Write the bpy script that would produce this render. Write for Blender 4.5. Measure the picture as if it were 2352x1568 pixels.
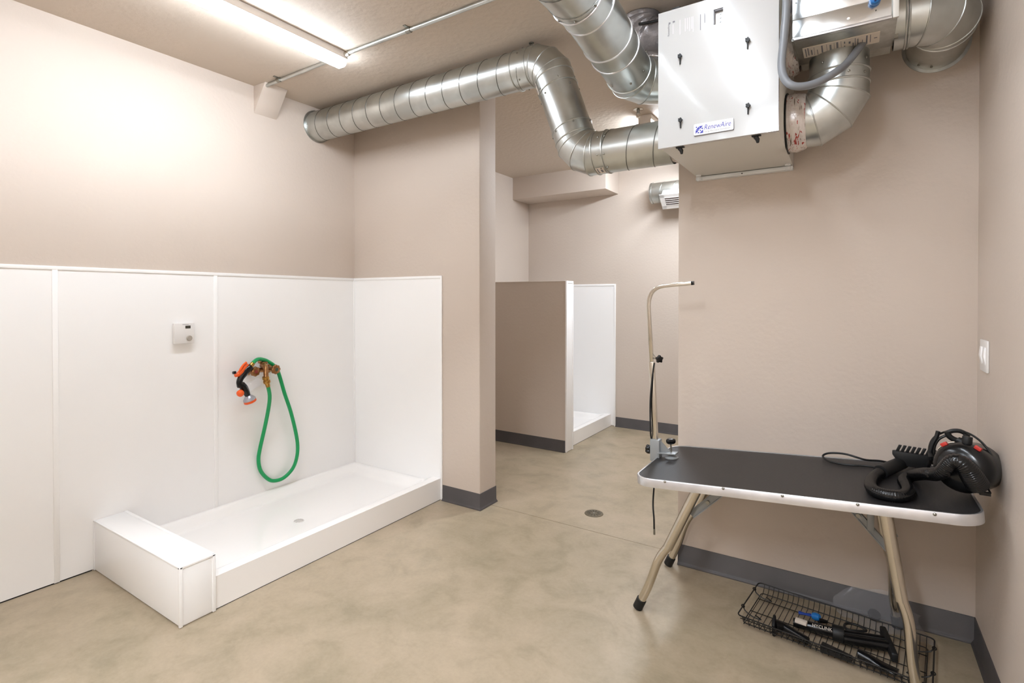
import bpy, bmesh, math, random
from mathutils import Vector, Matrix
random.seed(7)
S = bpy.context.scene
for o in list(bpy.data.objects): bpy.data.objects.remove(o)
C = S.collection
PI = math.pi; R = math.radians

# ---------------------------------------------------------------- camera, light, exposure
CAMX, CAMZ, FPX, YAW, PITCH, OY = 3.23399, 1.378, 1209.68, R(32.832), R(-0.4833), 696.09
cam = bpy.data.cameras.new('camera'); co = bpy.data.objects.new('camera', cam); C.objects.link(co)
cam.sensor_width = 36; cam.lens = 36*FPX/2352; cam.shift_y = -(784-OY)/2352; cam.clip_start = .02
co.location = (CAMX, 0, CAMZ); co.rotation_euler = (R(90)+PITCH, 0, YAW)
S.camera = co
w = bpy.data.worlds.new('world'); S.world = w; w.use_nodes = True
w.node_tree.nodes['Background'].inputs[0].default_value = (1, .96, .92, 1)
w.node_tree.nodes['Background'].inputs[1].default_value = 0.0
LAMP = 86.0           # strength of every strip light's lens
LCOL = (.87, .955, 1.06, 1)
S.view_settings.view_transform = 'Standard'; S.view_settings.look = 'None'
S.view_settings.gamma = 1; S.view_settings.use_curve_mapping = False
S.view_settings.exposure = 0.2

# ---------------------------------------------------------------- helpers
_f = Vector((-math.sin(YAW)*math.cos(PITCH), math.cos(YAW)*math.cos(PITCH), math.sin(PITCH)))
_r = Vector((math.cos(YAW), math.sin(YAW), 0)); _u = _r.cross(_f); CAMP = Vector((CAMX, 0, CAMZ))
def on(px, py, n, d):                      # pixel of the photograph -> point on the real plane n.p = d
    ray = _f + _r*((px-1176)/FPX) + _u*((OY-py)/FPX); n = Vector(n)
    return CAMP + ray*((d-n.dot(CAMP))/n.dot(ray))
def PX(px, py, v): return on(px, py, (1,0,0), v)
def PY(px, py, v): return on(px, py, (0,1,0), v)
def PZ(px, py, v): return on(px, py, (0,0,1), v)

def cr(pts, k=6, closed=False):            # Catmull-Rom
    P = [Vector(p) for p in pts]; n = len(P); out = []
    for i in range(n if closed else n-1):
        if closed: a,b,c,d = P[(i-1)%n],P[i],P[(i+1)%n],P[(i+2)%n]
        else: a,b,c,d = P[max(i-1,0)],P[i],P[i+1],P[min(i+2,n-1)]
        for j in range(k):
            t=j/k; out.append(.5*((2*b)+(c-a)*t+(2*a-5*b+4*c-d)*t*t+(3*b-a-3*c+d)*t**3))
    if not closed: out.append(P[-1])
    return out

class MB:
    def __init__(s): s.v=[]; s.f=[]
    def add(s, vs, fs):
        b=len(s.v); s.v += [Vector(p) for p in vs]; s.f += [tuple(i+b for i in f) for f in fs]; return s
    def box(s, x0,y0,z0,x1,y1,z1):
        return s.add([(x0,y0,z0),(x1,y0,z0),(x1,y1,z0),(x0,y1,z0),(x0,y0,z1),(x1,y0,z1),(x1,y1,z1),(x0,y1,z1)],
                     [(0,3,2,1),(4,5,6,7),(0,1,5,4),(1,2,6,5),(2,3,7,6),(3,0,4,7)])
    def obox(s, c, ax, ay, az):            # centre and three half-extent vectors
        c,ax,ay,az = map(Vector,(c,ax,ay,az)); q=[]
        for k in (-1,1):
            for (i,j) in ((-1,-1),(1,-1),(1,1),(-1,1)): q.append(c+ax*i+ay*j+az*k)
        return s.add(q,[(0,3,2,1),(4,5,6,7),(0,1,5,4),(1,2,6,5),(2,3,7,6),(3,0,4,7)])
    def loft(s, rings, closed=False, caps=True):
        n=len(rings[0]); vs=[p for r_ in rings for p in r_]; fs=[]; m=len(rings)
        for i in range(m if closed else m-1):
            for j in range(n):
                a=i*n+j; b=i*n+(j+1)%n; c=((i+1)%m)*n+(j+1)%n; d=((i+1)%m)*n+j; fs.append((a,b,c,d))
        if caps and not closed: fs += [tuple(range(n-1,-1,-1)), tuple((m-1)*n+j for j in range(n))]
        return s.add(vs,fs)
    def tube(s, pts, r, n=10, closed=False, caps=True, flat=1.0, up=None):
        P=[Vector(p) for p in pts]; m=len(P)
        rr = r if isinstance(r,(list,tuple)) else [r]*m
        T=[]
        for i in range(m):
            a=P[(i-1)%m] if (closed or i>0) else P[i]; b=P[(i+1)%m] if (closed or i<m-1) else P[i]
            T.append((b-a).normalized())
        u=Vector(up) if up else (Vector((0,0,1)) if abs(T[0].z)<.9 else Vector((1,0,0)))
        u=(u-T[0]*u.dot(T[0])).normalized(); rings=[]
        for i in range(m):
            u=(u-T[i]*u.dot(T[i])).normalized(); w_=T[i].cross(u)
            rings.append([P[i]+(u*math.cos(2*PI*j/n)*flat+w_*math.sin(2*PI*j/n))*rr[i] for j in range(n)])
        return s.loft(rings, closed, caps)
    def cyl(s, a, b, r, r2=None, n=24, caps=True): return s.tube([a,b],[r,r if r2 is None else r2],n,False,caps)
    def lathe(s, prof, o, axis, n=28, caps=True):   # prof: (distance along axis, radius)
        o=Vector(o); a=Vector(axis).normalized(); u=Vector((0,0,1)) if abs(a.z)<.9 else Vector((1,0,0))
        u=(u-a*u.dot(a)).normalized(); w_=a.cross(u)
        return s.loft([[o+a*t+(u*math.cos(2*PI*j/n)+w_*math.sin(2*PI*j/n))*max(q,1e-5) for j in range(n)] for t,q in prof],False,caps)
    def prism(s, poly, o, ux, uy, d):      # 2D polygon in (ux,uy) at o, extruded by vector d
        o,ux,uy,d=map(Vector,(o,ux,uy,d)); n=len(poly)
        a=[o+ux*p[0]+uy*p[1] for p in poly]; b=[p+d for p in a]
        return s.add(a+b,[tuple(range(n-1,-1,-1)),tuple(range(n,2*n))]+[(i,(i+1)%n,n+(i+1)%n,n+i) for i in range(n)])
    def torus(s, c, axis, R_, r, n=32, m=8, a0=0, a1=2*PI):
        c=Vector(c); a=Vector(axis).normalized(); u=Vector((0,0,1)) if abs(a.z)<.9 else Vector((1,0,0))
        u=(u-a*u.dot(a)).normalized(); w_=a.cross(u); full=abs(a1-a0-2*PI)<1e-6
        k=n if full else n+1
        pts=[c+(u*math.cos(a0+(a1-a0)*i/n)+w_*math.sin(a0+(a1-a0)*i/n))*R_ for i in range(k)]
        return s.tube(pts,r,m,closed=full)
    def build(s, name, mat, parent=None, smooth=True, bevel=0, seg=2, ang=35, thick=0):
        me=bpy.data.meshes.new(name); bm=bmesh.new()
        inv = parent.matrix_world.inverted() if parent else Matrix()
        vs=[bm.verts.new(inv@p) for p in s.v]
        for f in s.f:
            try: bm.faces.new([vs[i] for i in f])
            except ValueError: pass
        bmesh.ops.recalc_face_normals(bm, faces=bm.faces)
        if bevel:
            es=[e for e in bm.edges if len(e.link_faces)==2 and e.calc_face_angle(0)>R(30)]
            bmesh.ops.bevel(bm, geom=es, offset=bevel, segments=seg, affect='EDGES', profile=.5, clamp_overlap=True)
        if smooth:
            for f in bm.faces: f.smooth=True
            for e in bm.edges: e.smooth = not(len(e.link_faces)==2 and e.calc_face_angle(0)>R(ang))
        bm.to_mesh(me); bm.free(); me.materials.append(mat)
        o=bpy.data.objects.new(name, me); C.objects.link(o)
        if parent: o.parent=parent; o.matrix_world=parent.matrix_world.copy()
        return o
def rrect(x0,y0,x1,y1,r,k=6):
    out=[]
    for cx,cy,a in ((x1-r,y1-r,0),(x0+r,y1-r,90),(x0+r,y0+r,180),(x1-r,y0+r,270)):
        for i in range(k+1): t=R(a+90*i/k); out.append((cx+r*math.cos(t),cy+r*math.sin(t)))
    return out
def tag(o, label, cat, group=None):
    o['label']=label; o['category']=cat
    if group: o['group']=group
    return o
def thing(name, label, cat, loc=(0,0,0), group=None):
    o=bpy.data.objects.new(name,None); C.objects.link(o); o.location=loc; o.empty_display_size=.05
    o.matrix_world=Matrix.Translation(Vector(loc)); return tag(o,label,cat,group)
def struct(name, mb, m, parent=None, **k):
    o=mb.build(name,m,parent,**k); o['kind']='structure'; return o
def inst(src, name, parent, offset):       # copy sharing the mesh, moved by offset in world space
    o=src.copy(); o.name=name; C.objects.link(o); o.parent=parent
    o.matrix_world=Matrix.Translation(Vector(offset))@src.matrix_world; return o
def label3d(name, txt, mat, parent, o, ux, uy, size, shear=0, depth=.0004, width=None):
    cu=bpy.data.curves.new(name,'FONT'); cu.body=txt; cu.size=size; cu.shear=shear; cu.resolution_u=3
    t=bpy.data.objects.new('t',cu); C.objects.link(t); bpy.context.view_layer.update()
    me=bpy.data.meshes.new_from_object(t.evaluated_get(bpy.context.evaluated_depsgraph_get()))
    bpy.data.objects.remove(t)
    ux=Vector(ux).normalized(); uy=Vector(uy).normalized(); uz=ux.cross(uy)
    sx=1.0
    if width:
        xs=[v.co.x for v in me.vertices]; sx=width/(max(xs)-min(xs))
    M=Matrix.Translation(Vector(o)+uz*depth)@Matrix((ux,uy,uz)).transposed().to_4x4()@Matrix.Diagonal((sx,1,1,1))
    me.transform(parent.matrix_world.inverted()@M); me.materials.clear(); me.materials.append(mat)
    q=bpy.data.objects.new(name,me); C.objects.link(q); q.parent=parent; q.matrix_world=parent.matrix_world.copy(); return q

# ---------------------------------------------------------------- materials
def lin(c): return tuple(((x/255)/12.92 if x/255<=.04045 else ((x/255+.055)/1.055)**2.4) for x in c)+(1,)
def M(name, col, rough=.5, metal=0, bump=None, var=None, spec=.5, emit=0, alpha=1, trans=0, coat=0, ior=1.45):
    m=bpy.data.materials.new(name); m.use_nodes=True; nt=m.node_tree; b=nt.nodes['Principled BSDF']
    c=lin(col) if max(col[:3])>1 else tuple(col[:3])+(1,)
    b.inputs['Base Color'].default_value=c; b.inputs['Roughness'].default_value=rough
    b.inputs['Metallic'].default_value=metal; b.inputs['Specular IOR Level'].default_value=spec
    b.inputs['Alpha'].default_value=alpha; b.inputs['Transmission Weight'].default_value=trans
    b.inputs['Coat Weight'].default_value=coat; b.inputs['IOR'].default_value=ior
    if emit: b.inputs['Emission Color'].default_value=LCOL; b.inputs['Emission Strength'].default_value=emit
    tc=nt.nodes.new('ShaderNodeTexCoord')
    if var:                                 # (scale, second colour, detail)
        sc,c2,det=var[:3]
        nz=nt.nodes.new('ShaderNodeTexNoise'); nz.inputs['Scale'].default_value=sc; nz.inputs['Detail'].default_value=det
        nt.links.new(tc.outputs['Object'],nz.inputs['Vector'])
        rp=nt.nodes.new('ShaderNodeValToRGB'); rp.color_ramp.elements[0].position=.38; rp.color_ramp.elements[1].position=.64
        rp.color_ramp.elements[0].color=c; rp.color_ramp.elements[1].color=lin(c2)
        nt.links.new(nz.outputs['Fac'],rp.inputs['Fac']); nt.links.new(rp.outputs['Color'],b.inputs['Base Color'])
    if bump:                                # (scale, strength, distance, detail)
        nz=nt.nodes.new('ShaderNodeTexNoise'); nz.inputs['Scale'].default_value=bump[0]; nz.inputs['Detail'].default_value=bump[3] if len(bump)>3 else 3
        nt.links.new(tc.outputs['Object'],nz.inputs['Vector'])
        bp=nt.nodes.new('ShaderNodeBump'); bp.inputs['Strength'].default_value=bump[1]; bp.inputs['Distance'].default_value=bump[2]
        nt.links.new(nz.outputs['Fac'],bp.inputs['Height']); nt.links.new(bp.outputs['Normal'],b.inputs['Normal'])
    return m
PAINT=M('wall_paint',(204,190,177),.62,bump=(48,.30,.004,4),var=(1.2,(207,193,180),2))
CEILM=M('ceiling_paint',(203,189,174),.75,bump=(34,.5,.006,4))
PANEL=M('frp_panel',(250,248,246),.3,var=(2,(251,249,247),1))
TRIMW=M('white_trim',(252,250,248),.35)
ACRY=M('acrylic_pan',(251,247,243),.22,coat=.3)
COVE=M('rubber_base',(72,68,67),.45,var=(6,(78,73,72),2))
TOEM=M('rubber_toe',(112,107,106),.35)
DARK=M('dark_gap',(22,20,18),.9)
GALV=M('galvanised_steel',(206,209,206),.33,1,bump=(9,.05,.01,2),var=(7,(186,189,186),3))
GALVD=M('galvanised_matte',(186,188,184),.36,1,var=(30,(200,202,199),4),bump=(16,.06,.004,2))
SEAM=M('duct_seam',(125,126,122),.4,1)
SCREW=M('zinc_screw',(150,148,140),.35,1)
WHITEP=M('white_powder_coat',(184,183,181),.16,coat=.8)
GREYP=M('light_grey_metal',(214,210,202),.4)
BLACK=M('black_plastic',(15,15,16),.2)
BLACKM=M('black_matte',(20,20,20),.5)
BLACKW=M('black_wire',(24,22,20),.4)
CHROME=M('chrome',(205,200,190),.16,1)
NICKEL=M('warm_steel_tube',(206,198,184),.24,1,var=(5,(214,206,192),2))
NICKB=M('bright_steel_tube',(214,205,190),.14,1)
ALU=M('aluminium_edge',(222,222,224),.3,.85,var=(12,(206,206,208),2))
GREYC=M('grey_casting',(150,153,154),.4,.3)
BRASS=M('brass',(190,150,80),.3,1,var=(60,(165,120,62),3))
BRONZE=M('aged_bronze',(140,98,62),.38,.9,var=(40,(175,128,85),3))
GREEN=M('green_hose',(16,155,88),.35)
ORANGE=M('orange_plastic',(240,96,32),.35)
SILV=M('silver_plastic',(176,176,184),.3,.4)
CLEAR=M('clear_plastic',(225,225,232),.08,alpha=.16,spec=.8)
BAGM=M('clear_bag',(190,190,195),.18,alpha=.22,spec=.7,bump=(60,.4,.003))
FLEXG=M('grey_conduit',(122,124,128),.38)
WRAPG=M('grey_plastic_wrap',(135,130,130),.25,.35,bump=(26,.6,.01,4))
BLUE=M('blue_plastic',(30,110,180),.3)
BLUED=M('dark_blue',(22,60,150),.4)
INK=M('blue_ink',(42,46,150),.5)
INKG=M('grey_ink',(120,118,122),.6)
INKL=M('pale_ink',(196,192,192),.6)
PAPER=M('paper_label',(216,204,190),.6)
RED=M('red_plastic',(190,50,40),.4)
REDD=M('dull_red',(130,50,40),.5)
GREEND=M('dull_green',(70,88,72),.5)
LCDM=M('lcd',(70,66,58),.25)
WHITE=M('white_plastic',(232,228,224),.35)
GREYD=M('grey_dial',(172,162,150),.5)
def lens_mat(k): return M('lit_lens',(250,248,244),.4,emit=LAMP*k)
HOUS=M('fixture_housing',(225,215,205),.45)
DRAINM=M('drain_metal',(112,102,84),.5,.6)
def mat_top():
    m=M('ribbed_rubber_mat',(38,36,36),.42)
    nt=m.node_tree; b=nt.nodes['Principled BSDF']; tc=nt.nodes.new('ShaderNodeTexCoord')
    wv=nt.nodes.new('ShaderNodeTexWave'); wv.inputs['Scale'].default_value=75; wv.bands_direction='Y'
    wv2=nt.nodes.new('ShaderNodeTexWave'); wv2.inputs['Scale'].default_value=75; wv2.bands_direction='X'
    mx=nt.nodes.new('ShaderNodeMath'); mx.operation='MULTIPLY'
    nt.links.new(tc.outputs['Object'],wv.inputs['Vector']); nt.links.new(tc.outputs['Object'],wv2.inputs['Vector'])
    nt.links.new(wv.outputs['Fac'],mx.inputs[0]); nt.links.new(wv2.outputs['Fac'],mx.inputs[1])
    bp=nt.nodes.new('ShaderNodeBump'); bp.inputs['Strength'].default_value=.25; bp.inputs['Distance'].default_value=.002
    nt.links.new(mx.outputs[0],bp.inputs['Height']); nt.links.new(bp.outputs['Normal'],b.inputs['Normal']); return m
MATTOP=mat_top()
def mat_concrete():
    m=bpy.data.materials.new('concrete'); m.use_nodes=True; nt=m.node_tree; b=nt.nodes['Principled BSDF']; L=nt.links.new
    tc=nt.nodes.new('ShaderNodeTexCoord')
    def noise(s,d,r=.55,dist=0):
        n=nt.nodes.new('ShaderNodeTexNoise'); n.inputs['Scale'].default_value=s; n.inputs['Detail'].default_value=d
        n.inputs['Roughness'].default_value=r; n.inputs['Distortion'].default_value=dist; L(tc.outputs['Object'],n.inputs['Vector']); return n
    def ramp(src,stops):
        r=nt.nodes.new('ShaderNodeValToRGB'); e=r.color_ramp.elements
        while len(e)<len(stops): e.new(.5)
        for k,(p,c) in enumerate(stops): e[k].position=p; e[k].color=lin(c)
        L(src,r.inputs['Fac']); return r
    a=ramp(noise(1.5,6,.6,.6).outputs['Fac'],[(.33,(141,128,103)),(.45,(158,143,118)),(.55,(172,155,131)),(.7,(184,166,143))])
    bb=ramp(noise(5.5,7,.65,.4).outputs['Fac'],[(.35,(130,120,98)),(.5,(168,152,129)),(.66,(184,166,145))])
    c=ramp(noise(60,4,.7).outputs['Fac'],[(.3,(146,134,112)),(.5,(167,152,128)),(.75,(182,167,144))])
    mx=nt.nodes.new('ShaderNodeMix'); mx.data_type='RGBA'; mx.inputs[0].default_value=.42; L(a.outputs[0],mx.inputs[6]); L(bb.outputs[0],mx.inputs[7])
    m2=nt.nodes.new('ShaderNodeMix'); m2.data_type='RGBA'; m2.inputs[0].default_value=.22; L(mx.outputs[2],m2.inputs[6]); L(c.outputs[0],m2.inputs[7])
    L(m2.outputs[2],b.inputs['Base Color'])
    rr=nt.nodes.new('ShaderNodeMapRange'); rr.inputs[3].default_value=.34; rr.inputs[4].default_value=.55
    L(noise(4,4).outputs['Fac'],rr.inputs[0]); L(rr.outputs[0],b.inputs['Roughness'])
    bp=nt.nodes.new('ShaderNodeBump'); bp.inputs['Strength'].default_value=.12; bp.inputs['Distance'].default_value=.003
    L(noise(28,6,.7).outputs['Fac'],bp.inputs['Height']); L(bp.outputs['Normal'],b.inputs['Normal']); return m
CONC=mat_concrete()
def mat_wrap():                            # clear film with red print over bare pipe
    m=M('printed_film',(205,190,178),.2,.25,bump=(38,.8,.006,5)); nt=m.node_tree; b=nt.nodes['Principled BSDF']; L=nt.links.new
    tc=nt.nodes.new('ShaderNodeTexCoord'); mp=nt.nodes.new('ShaderNodeMapping'); mp.inputs['Scale'].default_value=(70,26,9); L(tc.outputs['Object'],mp.inputs['Vector'])
    n=nt.nodes.new('ShaderNodeTexNoise'); n.inputs['Scale'].default_value=1; n.inputs['Detail'].default_value=5; n.inputs['Distortion'].default_value=1.5; L(mp.outputs[0],n.inputs['Vector'])
    r=nt.nodes.new('ShaderNodeValToRGB'); e=r.color_ramp.elements; e.new(.5); e.new(.6)
    for k,(p,c) in enumerate([(.30,(120,104,94)),(.40,(208,198,190)),(.60,(216,208,202)),(.63,(165,70,64))]): e[k].position=p; e[k].color=lin(c)
    L(n.outputs['Fac'],r.inputs['Fac']); L(r.outputs[0],b.inputs['Base Color']); return m
WRAPR=mat_wrap()

# ---------------------------------------------------------------- room shell
H=2.744; PH=1.532; XR=3.655; YW=2.765; XP=1.2; XW=2.477; YB=5.376; YR=-1.7; T=.15
struct('floor', MB().box(-.2,YR-.2,-.12,XR+.2,2.871,0), CONC)
struct('floor', MB().box(-.2,2.876,-.12,XR+.2,YB+.2,0), CONC)
struct('floor', MB().box(-.2,2.8705,-.12,XR+.2,2.8765,-.004), DARK)
struct('ceiling', MB().box(-.2,YR-.2,H,XR+.2,YB+.2,H+.12), CEILM)
wl=struct('wall_left', MB().box(-T,YR-.1,0,0,YB+.1,H), PAINT)
struct('wall_right', MB().box(XR,YR-.1,0,XR+T,YB+.1,H), PAINT)
struct('wall_rear', MB().box(-.1,YR-T,0,XR+.1,YR,H), PAINT)
wb=struct('wall_back', MB().box(-.1,YB,0,XR+.1,YB+T,H), PAINT)
wc=struct('wall_centre', MB().box(-.05,YW,-.01,XP,YW+.183,H+.02), PAINT, bevel=.006, seg=3)
struct('wall_front', MB().box(XW,YW,-.01,XR+.05,YW+.183,H+.02), PAINT, bevel=.004)
# half-height partition in the far room, white end and white back
YH=4.217; YH2=4.338
hw=struct('wall_half', MB().box(0,YH,0,1.083,YH2,PH), PAINT)
struct('end_panel', MB().box(1.083,YH,0.004,1.092,YH2+.008,PH+.004), PANEL, hw, bevel=.001)
struct('edge_strip', MB().box(1.0815,YH-.004,0.002,1.097,YH+.012,PH+.006), TRIMW, hw, bevel=.002)
struct('edge_strip', MB().box(1.083,YH2-.004,0.002,1.097,YH2+.012,PH+.006), TRIMW, hw, bevel=.002)
struct('edge_strip', MB().box(1.083,YH,PH-.014,1.096,YH2+.008,PH+.007), TRIMW, hw, bevel=.002)
struct('rear_panel', MB().box(0.004,YH2,0.02,1.083,YH2+.006,PH), PANEL, hw)
struct('top_cap', MB().box(0,YH-.003,PH,1.08,YH2+.01,PH+.008), PAINT, hw, bevel=.002)
# dropped soffit over the far stall
struct('soffit', MB().box(-.05,5.03,2.50,1.122,YB+.05,H+.02), PAINT, bevel=.003)
# sheet panels of the left wall
seams=[YR,-.585,.177,.939,1.702,2.758]
for a,b in zip(seams[:-1],seams[1:]):
    struct('wall_panel', MB().box(0,a+.002,.006,.004,b-.002,PH-.006), PANEL, wl)
for s_ in seams[1:-1]:
    struct('panel_strip', MB().box(.0035,s_-.011,.004,.008,s_+.011,PH-.012), TRIMW, wl, bevel=.0015)
struct('top_strip', MB().box(0,YR,PH-.014,.009,YW,PH+.004), TRIMW, wl, bevel=.002)
struct('gap_shadow', MB().box(0,YR,0,.003,1.08,.006), DARK, wl)
struct('corner_strip', MB().box(0.003,YW-.016,.1,.010,YW,PH), TRIMW, wl, bevel=.002)
struct('wall_panel', MB().box(.004,YW-.004,.006,.88,YW,PH-.006), PANEL, wc)
struct('top_strip', MB().box(.004,YW-.009,PH-.014,.884,YW,PH+.004), TRIMW, wc, bevel=.002)
struct('edge_strip', MB().box(.872,YW-.010,.004,.886,YW,PH+.004), TRIMW, wc, bevel=.002)
# far stall panels
struct('wall_panel', MB().box(.004,YB-.005,.01,1.088,YB,PH-.004), PANEL, wb)
struct('top_strip', MB().box(.004,YB-.010,PH-.014,1.094,YB,PH+.006), TRIMW, wb, bevel=.002)
struct('edge_strip', MB().box(1.082,YB-.011,.002,1.098,YB,PH+.006), TRIMW, wb, bevel=.002)
struct('wall_panel', MB().box(0,YH2+.01,.02,.004,YB-.004,PH-.004), PANEL, wl)

# ---- rubber cove base with a rolled toe
BH=.105
def cove(name, pts, z=BH):
    """pts: floor polyline; the base stands on the left-hand side of the walking direction"""
    P=[Vector((p[0],p[1],0)) for p in pts]; n=len(P)
    prof=[(0,0),(.016,0),(.0165,.004),(.011,.010),(.005,.017),(.004,z-.002),(.002,z),(0,z)]
    off=[]
    for i in range(n):
        d0=(P[i]-P[i-1]).normalized() if i>0 else None; d1=(P[i+1]-P[i]).normalized() if i<n-1 else None
        nn=[Vector((-d.y,d.x,0)) for d in (d0,d1) if d is not None]
        b=sum(nn,Vector()); b.normalize(); b=b/ b.dot(nn[0]); off.append(b)
    mb=MB(); mb.loft([[P[i]+off[i]*q[0]+Vector((0,0,q[1])) for q in prof] for i in range(n)])
    return struct(name, mb, COVE, ang=50)
cove('baseboard_centre', [(.888,YW),(XP,YW),(XP,YW+.183)][::-1])
cove('baseboard_front', [(XR-.001,YW),(XW+.002,YW)])
cove('baseboard_right', [(XR,YR),(XR,YW-.002)])
cove('baseboard_half', [(1.081,YH),(0,YH)])
cove('baseboard_back', [(XR,YB),(1.099,YB)])

# ---------------------------------------------------------------- shower pans
def pan(name,label,x1,y0,y1,drain,curb=.148,rim=.116,floor=.058):
    t=thing(name,label,'shower pan',((x1)/2,(y0+y1)/2,0))
    def ss(a,b,v): v=max(0,min(1,(v-a)/(b-a))); return v*v*(3-2*v)
    nx,ny=60,84; mb=MB(); vs=[]; x0=.0045
    def warp(i,n):
        q=i/n; return q
    for i in range(nx+1):
        x=x0+(x1-x0)*warp(i,nx)
        for j in range(ny+1):
            y=y0+(y1-y0)*warp(j,ny)
            d=min(x-x0,y-y0,y1-y); f=floor+.018*min(1,math.hypot(x-drain[0],(y-drain[1])*.7)/.7)
            h=f+(rim-f)*(1-ss(.012,.10,d))
            k=ss(x1-.16,x1-.055,x); h=h+(max(curb,h)-h)*k
            vs.append((x,y,h))
    fs=[(i*(ny+1)+j,(i+1)*(ny+1)+j,(i+1)*(ny+1)+j+1,i*(ny+1)+j+1) for i in range(nx) for j in range(ny)]
    mb.add(vs,fs)
    # skirts
    for seq in ([i*(ny+1) for i in range(nx+1)],[i*(ny+1)+ny for i in range(nx+1)],[nx*(ny+1)+j for j in range(ny+1)]):
        top=[vs[k] for k in seq]; bot=[(p[0],p[1],.003) for p in top]; m=len(top)
        mb.add(top+bot,[(a,a+1,m+a+1,m+a) for a in range(m-1)])
    mb.build('basin',ACRY,t,ang=50)
    MB().box(x1-.0018,y0+.004,.0,x1-.0004,y1-.004,.0028).build('floor_gap',DARK,t)
    MB().box(x0,y0+.01,0,x1-.01,y1-.01,.003).build('underside',ACRY,t)
    dz=floor+.001; dr=thing; 
    g=MB().lathe([(0,.0),(0,.030),(.002,.029),(.003,.026),(.003,.0)],(drain[0],drain[1],dz),(0,0,1)).build('drain_grate',WHITE,t)
    mb=MB()
    for k in range(-2,3):
        for q in range(-2,3):
            if k*k+q*q<=5: mb.lathe([(0,0),(.0004,.0035),(.0006,0)],(drain[0]+k*.0105,drain[1]+q*.0105,dz+.0031),(0,0,1),8)
    mb.build('drain_hole',GREYD,g)
    return t
dp=PZ(686,1196,.06)
pan('shower_pan','long white low-threshold shower pan below the green hose',.870,1.238,YW-.005,(dp.x,dp.y))
pan('shower_pan','small white shower pan in the far stall behind the half-height partition',1.045,YH2+.012,YB-.006,(.5,4.86),curb=.13)

# ---------------------------------------------------------------- low white block at the end of the pan
bk=thing('low_block','low white panelled block at the near end of the long shower pan','block',(.44,1.158,0))
bx1,by0,by1,bz=.880,1.088,1.232,.253
MB().box(.0045,by0+.004,.002,bx1-.004,by1-.003,bz-.004).build('core',PANEL,bk)
MB().box(.006,by0,.006,bx1-.010,by0+.005,bz-.006).build('side_panel',PANEL,bk,bevel=.001)
MB().box(bx1-.005,by0+.010,.006,bx1,by1-.010,bz-.006).build('end_panel',PANEL,bk,bevel=.001)
MB().box(.006,by0+.003,bz-.005,bx1-.006,by1-.010,bz).build('top_panel',PANEL,bk,bevel=.001)
for (a,b,c,d) in ((bx1-.009,by0-.003,bx1+.004,by0+.010),(bx1-.009,by1-.011,bx1+.004,by1+.003)):
    MB().box(a,b,.002,c,d,bz+.002).build('corner_strip',TRIMW,bk,bevel=.0015)
MB().box(.006,by0-.003,bz-.006,bx1,by0+.004,bz+.002).build('edge_strip',TRIMW,bk,bevel=.001)
MB().box(.006,by1-.012,bz-.002,bx1,by1+.002,bz+.003).build('edge_strip',TRIMW,bk,bevel=.001)
MB().box(bx1-.006,by0,bz-.006,bx1+.004,by1,bz+.003).build('edge_strip',TRIMW,bk,bevel=.001)
MB().box(.0045,by0-.003,.002,.014,by0+.004,bz).build('corner_strip',TRIMW,bk,bevel=.001)

# ---------------------------------------------------------------- strip lights
def strip_light(label,x0,x1,y0,y1,k=1.0,cap=False):
    t=thing('strip_light',label,'light',((x0+x1)/2,(y0+y1)/2,H))
    c=(x0+x1)/2; hw_=(x1-x0)/2
    MB().box(x0,y0,H-.038,x1,y1,H-.0005).build('housing',HOUS,t,bevel=.003)
    poly=[(-hw_+.004,0),(-hw_+.004,-.012),(-hw_+.012,-.026),(-hw_+.026,-.034),(hw_-.026,-.034),(hw_-.012,-.026),(hw_-.004,-.012),(hw_-.004,0)]
    MB().prism(poly,(c,y0+.004,H-.0385),(1,0,0),(0,0,1),(0,y1-y0-.008,0)).build('lens',lens_mat(k),t,ang=20)
    if cap:
        for y in (y0,y1): MB().box(x0+.002,y-.003,H-.074,x1-.002,y+.003,H-.001).build('end_cap',HOUS,t,bevel=.001)
    return t
strip_light('lit white strip light on the ceiling above the long shower pan',.778,.874,.755,1.975,.60)
strip_light('lit white strip light on the ceiling in front of the heat recovery unit',2.655,2.755,.58,1.80,.50)
strip_light('lit white strip light on the ceiling of the far room',1.885,1.985,3.83,5.05,1.25,True)
strip_light('added fill light, a strip on the ceiling behind the camera, nearer the shower side',1.2,1.3,-1.35,-.13,.50)  # unseen fixture, added to fill the shower side from behind
strip_light('added fill light, a strip on the ceiling behind the camera, nearer the table side',2.655,2.755,-1.35,-.13,1.7)  # unseen fixture, added to even out light on walls and floor

# ---------------------------------------------------------------- ceiling conduit and the wedge cover
cd=thing('conduit','thin grey metal conduit running across the ceiling past the strip light','conduit',(1.5,1.958,H))
MB().cyl((.9,1.958,H-.013),(2.9,1.958,H-.013),.0105,n=12).build('pipe',GALV,cd)
MB().cyl((.02,1.975,H-.013),(.86,1.962,H-.013),.0105,n=12).build('pipe',GALV,cd)
MB().tube(cr([(.004,1.975,H-.055),(.012,1.975,H-.03),(.05,1.975,H-.016),(.12,1.974,H-.013)],5),.0115,12).build('offset_bend',GALV,cd)
for x in (.25,1.35,2.2):
    mb=MB().cyl((x-.014,1.966 if x<.8 else 1.958,H-.013),(x+.014,1.966 if x<.8 else 1.958,H-.013),.0145,n=12)
    mb.box(x-.008,1.93 if x<.8 else 1.925,H-.004,x+.008,1.985,H); mb.build('strap_clamp',SCREW,cd)
MB().cyl((.874,1.958,H-.014),(.905,1.958,H-.014),.0145,n=12).build('connector',CHROME,cd)
wg=MB().prism([(0,H),(.125,H),(0,2.57)],(0,1.952,0),(1,0,0),(0,0,1),(0,.158,0))
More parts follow.
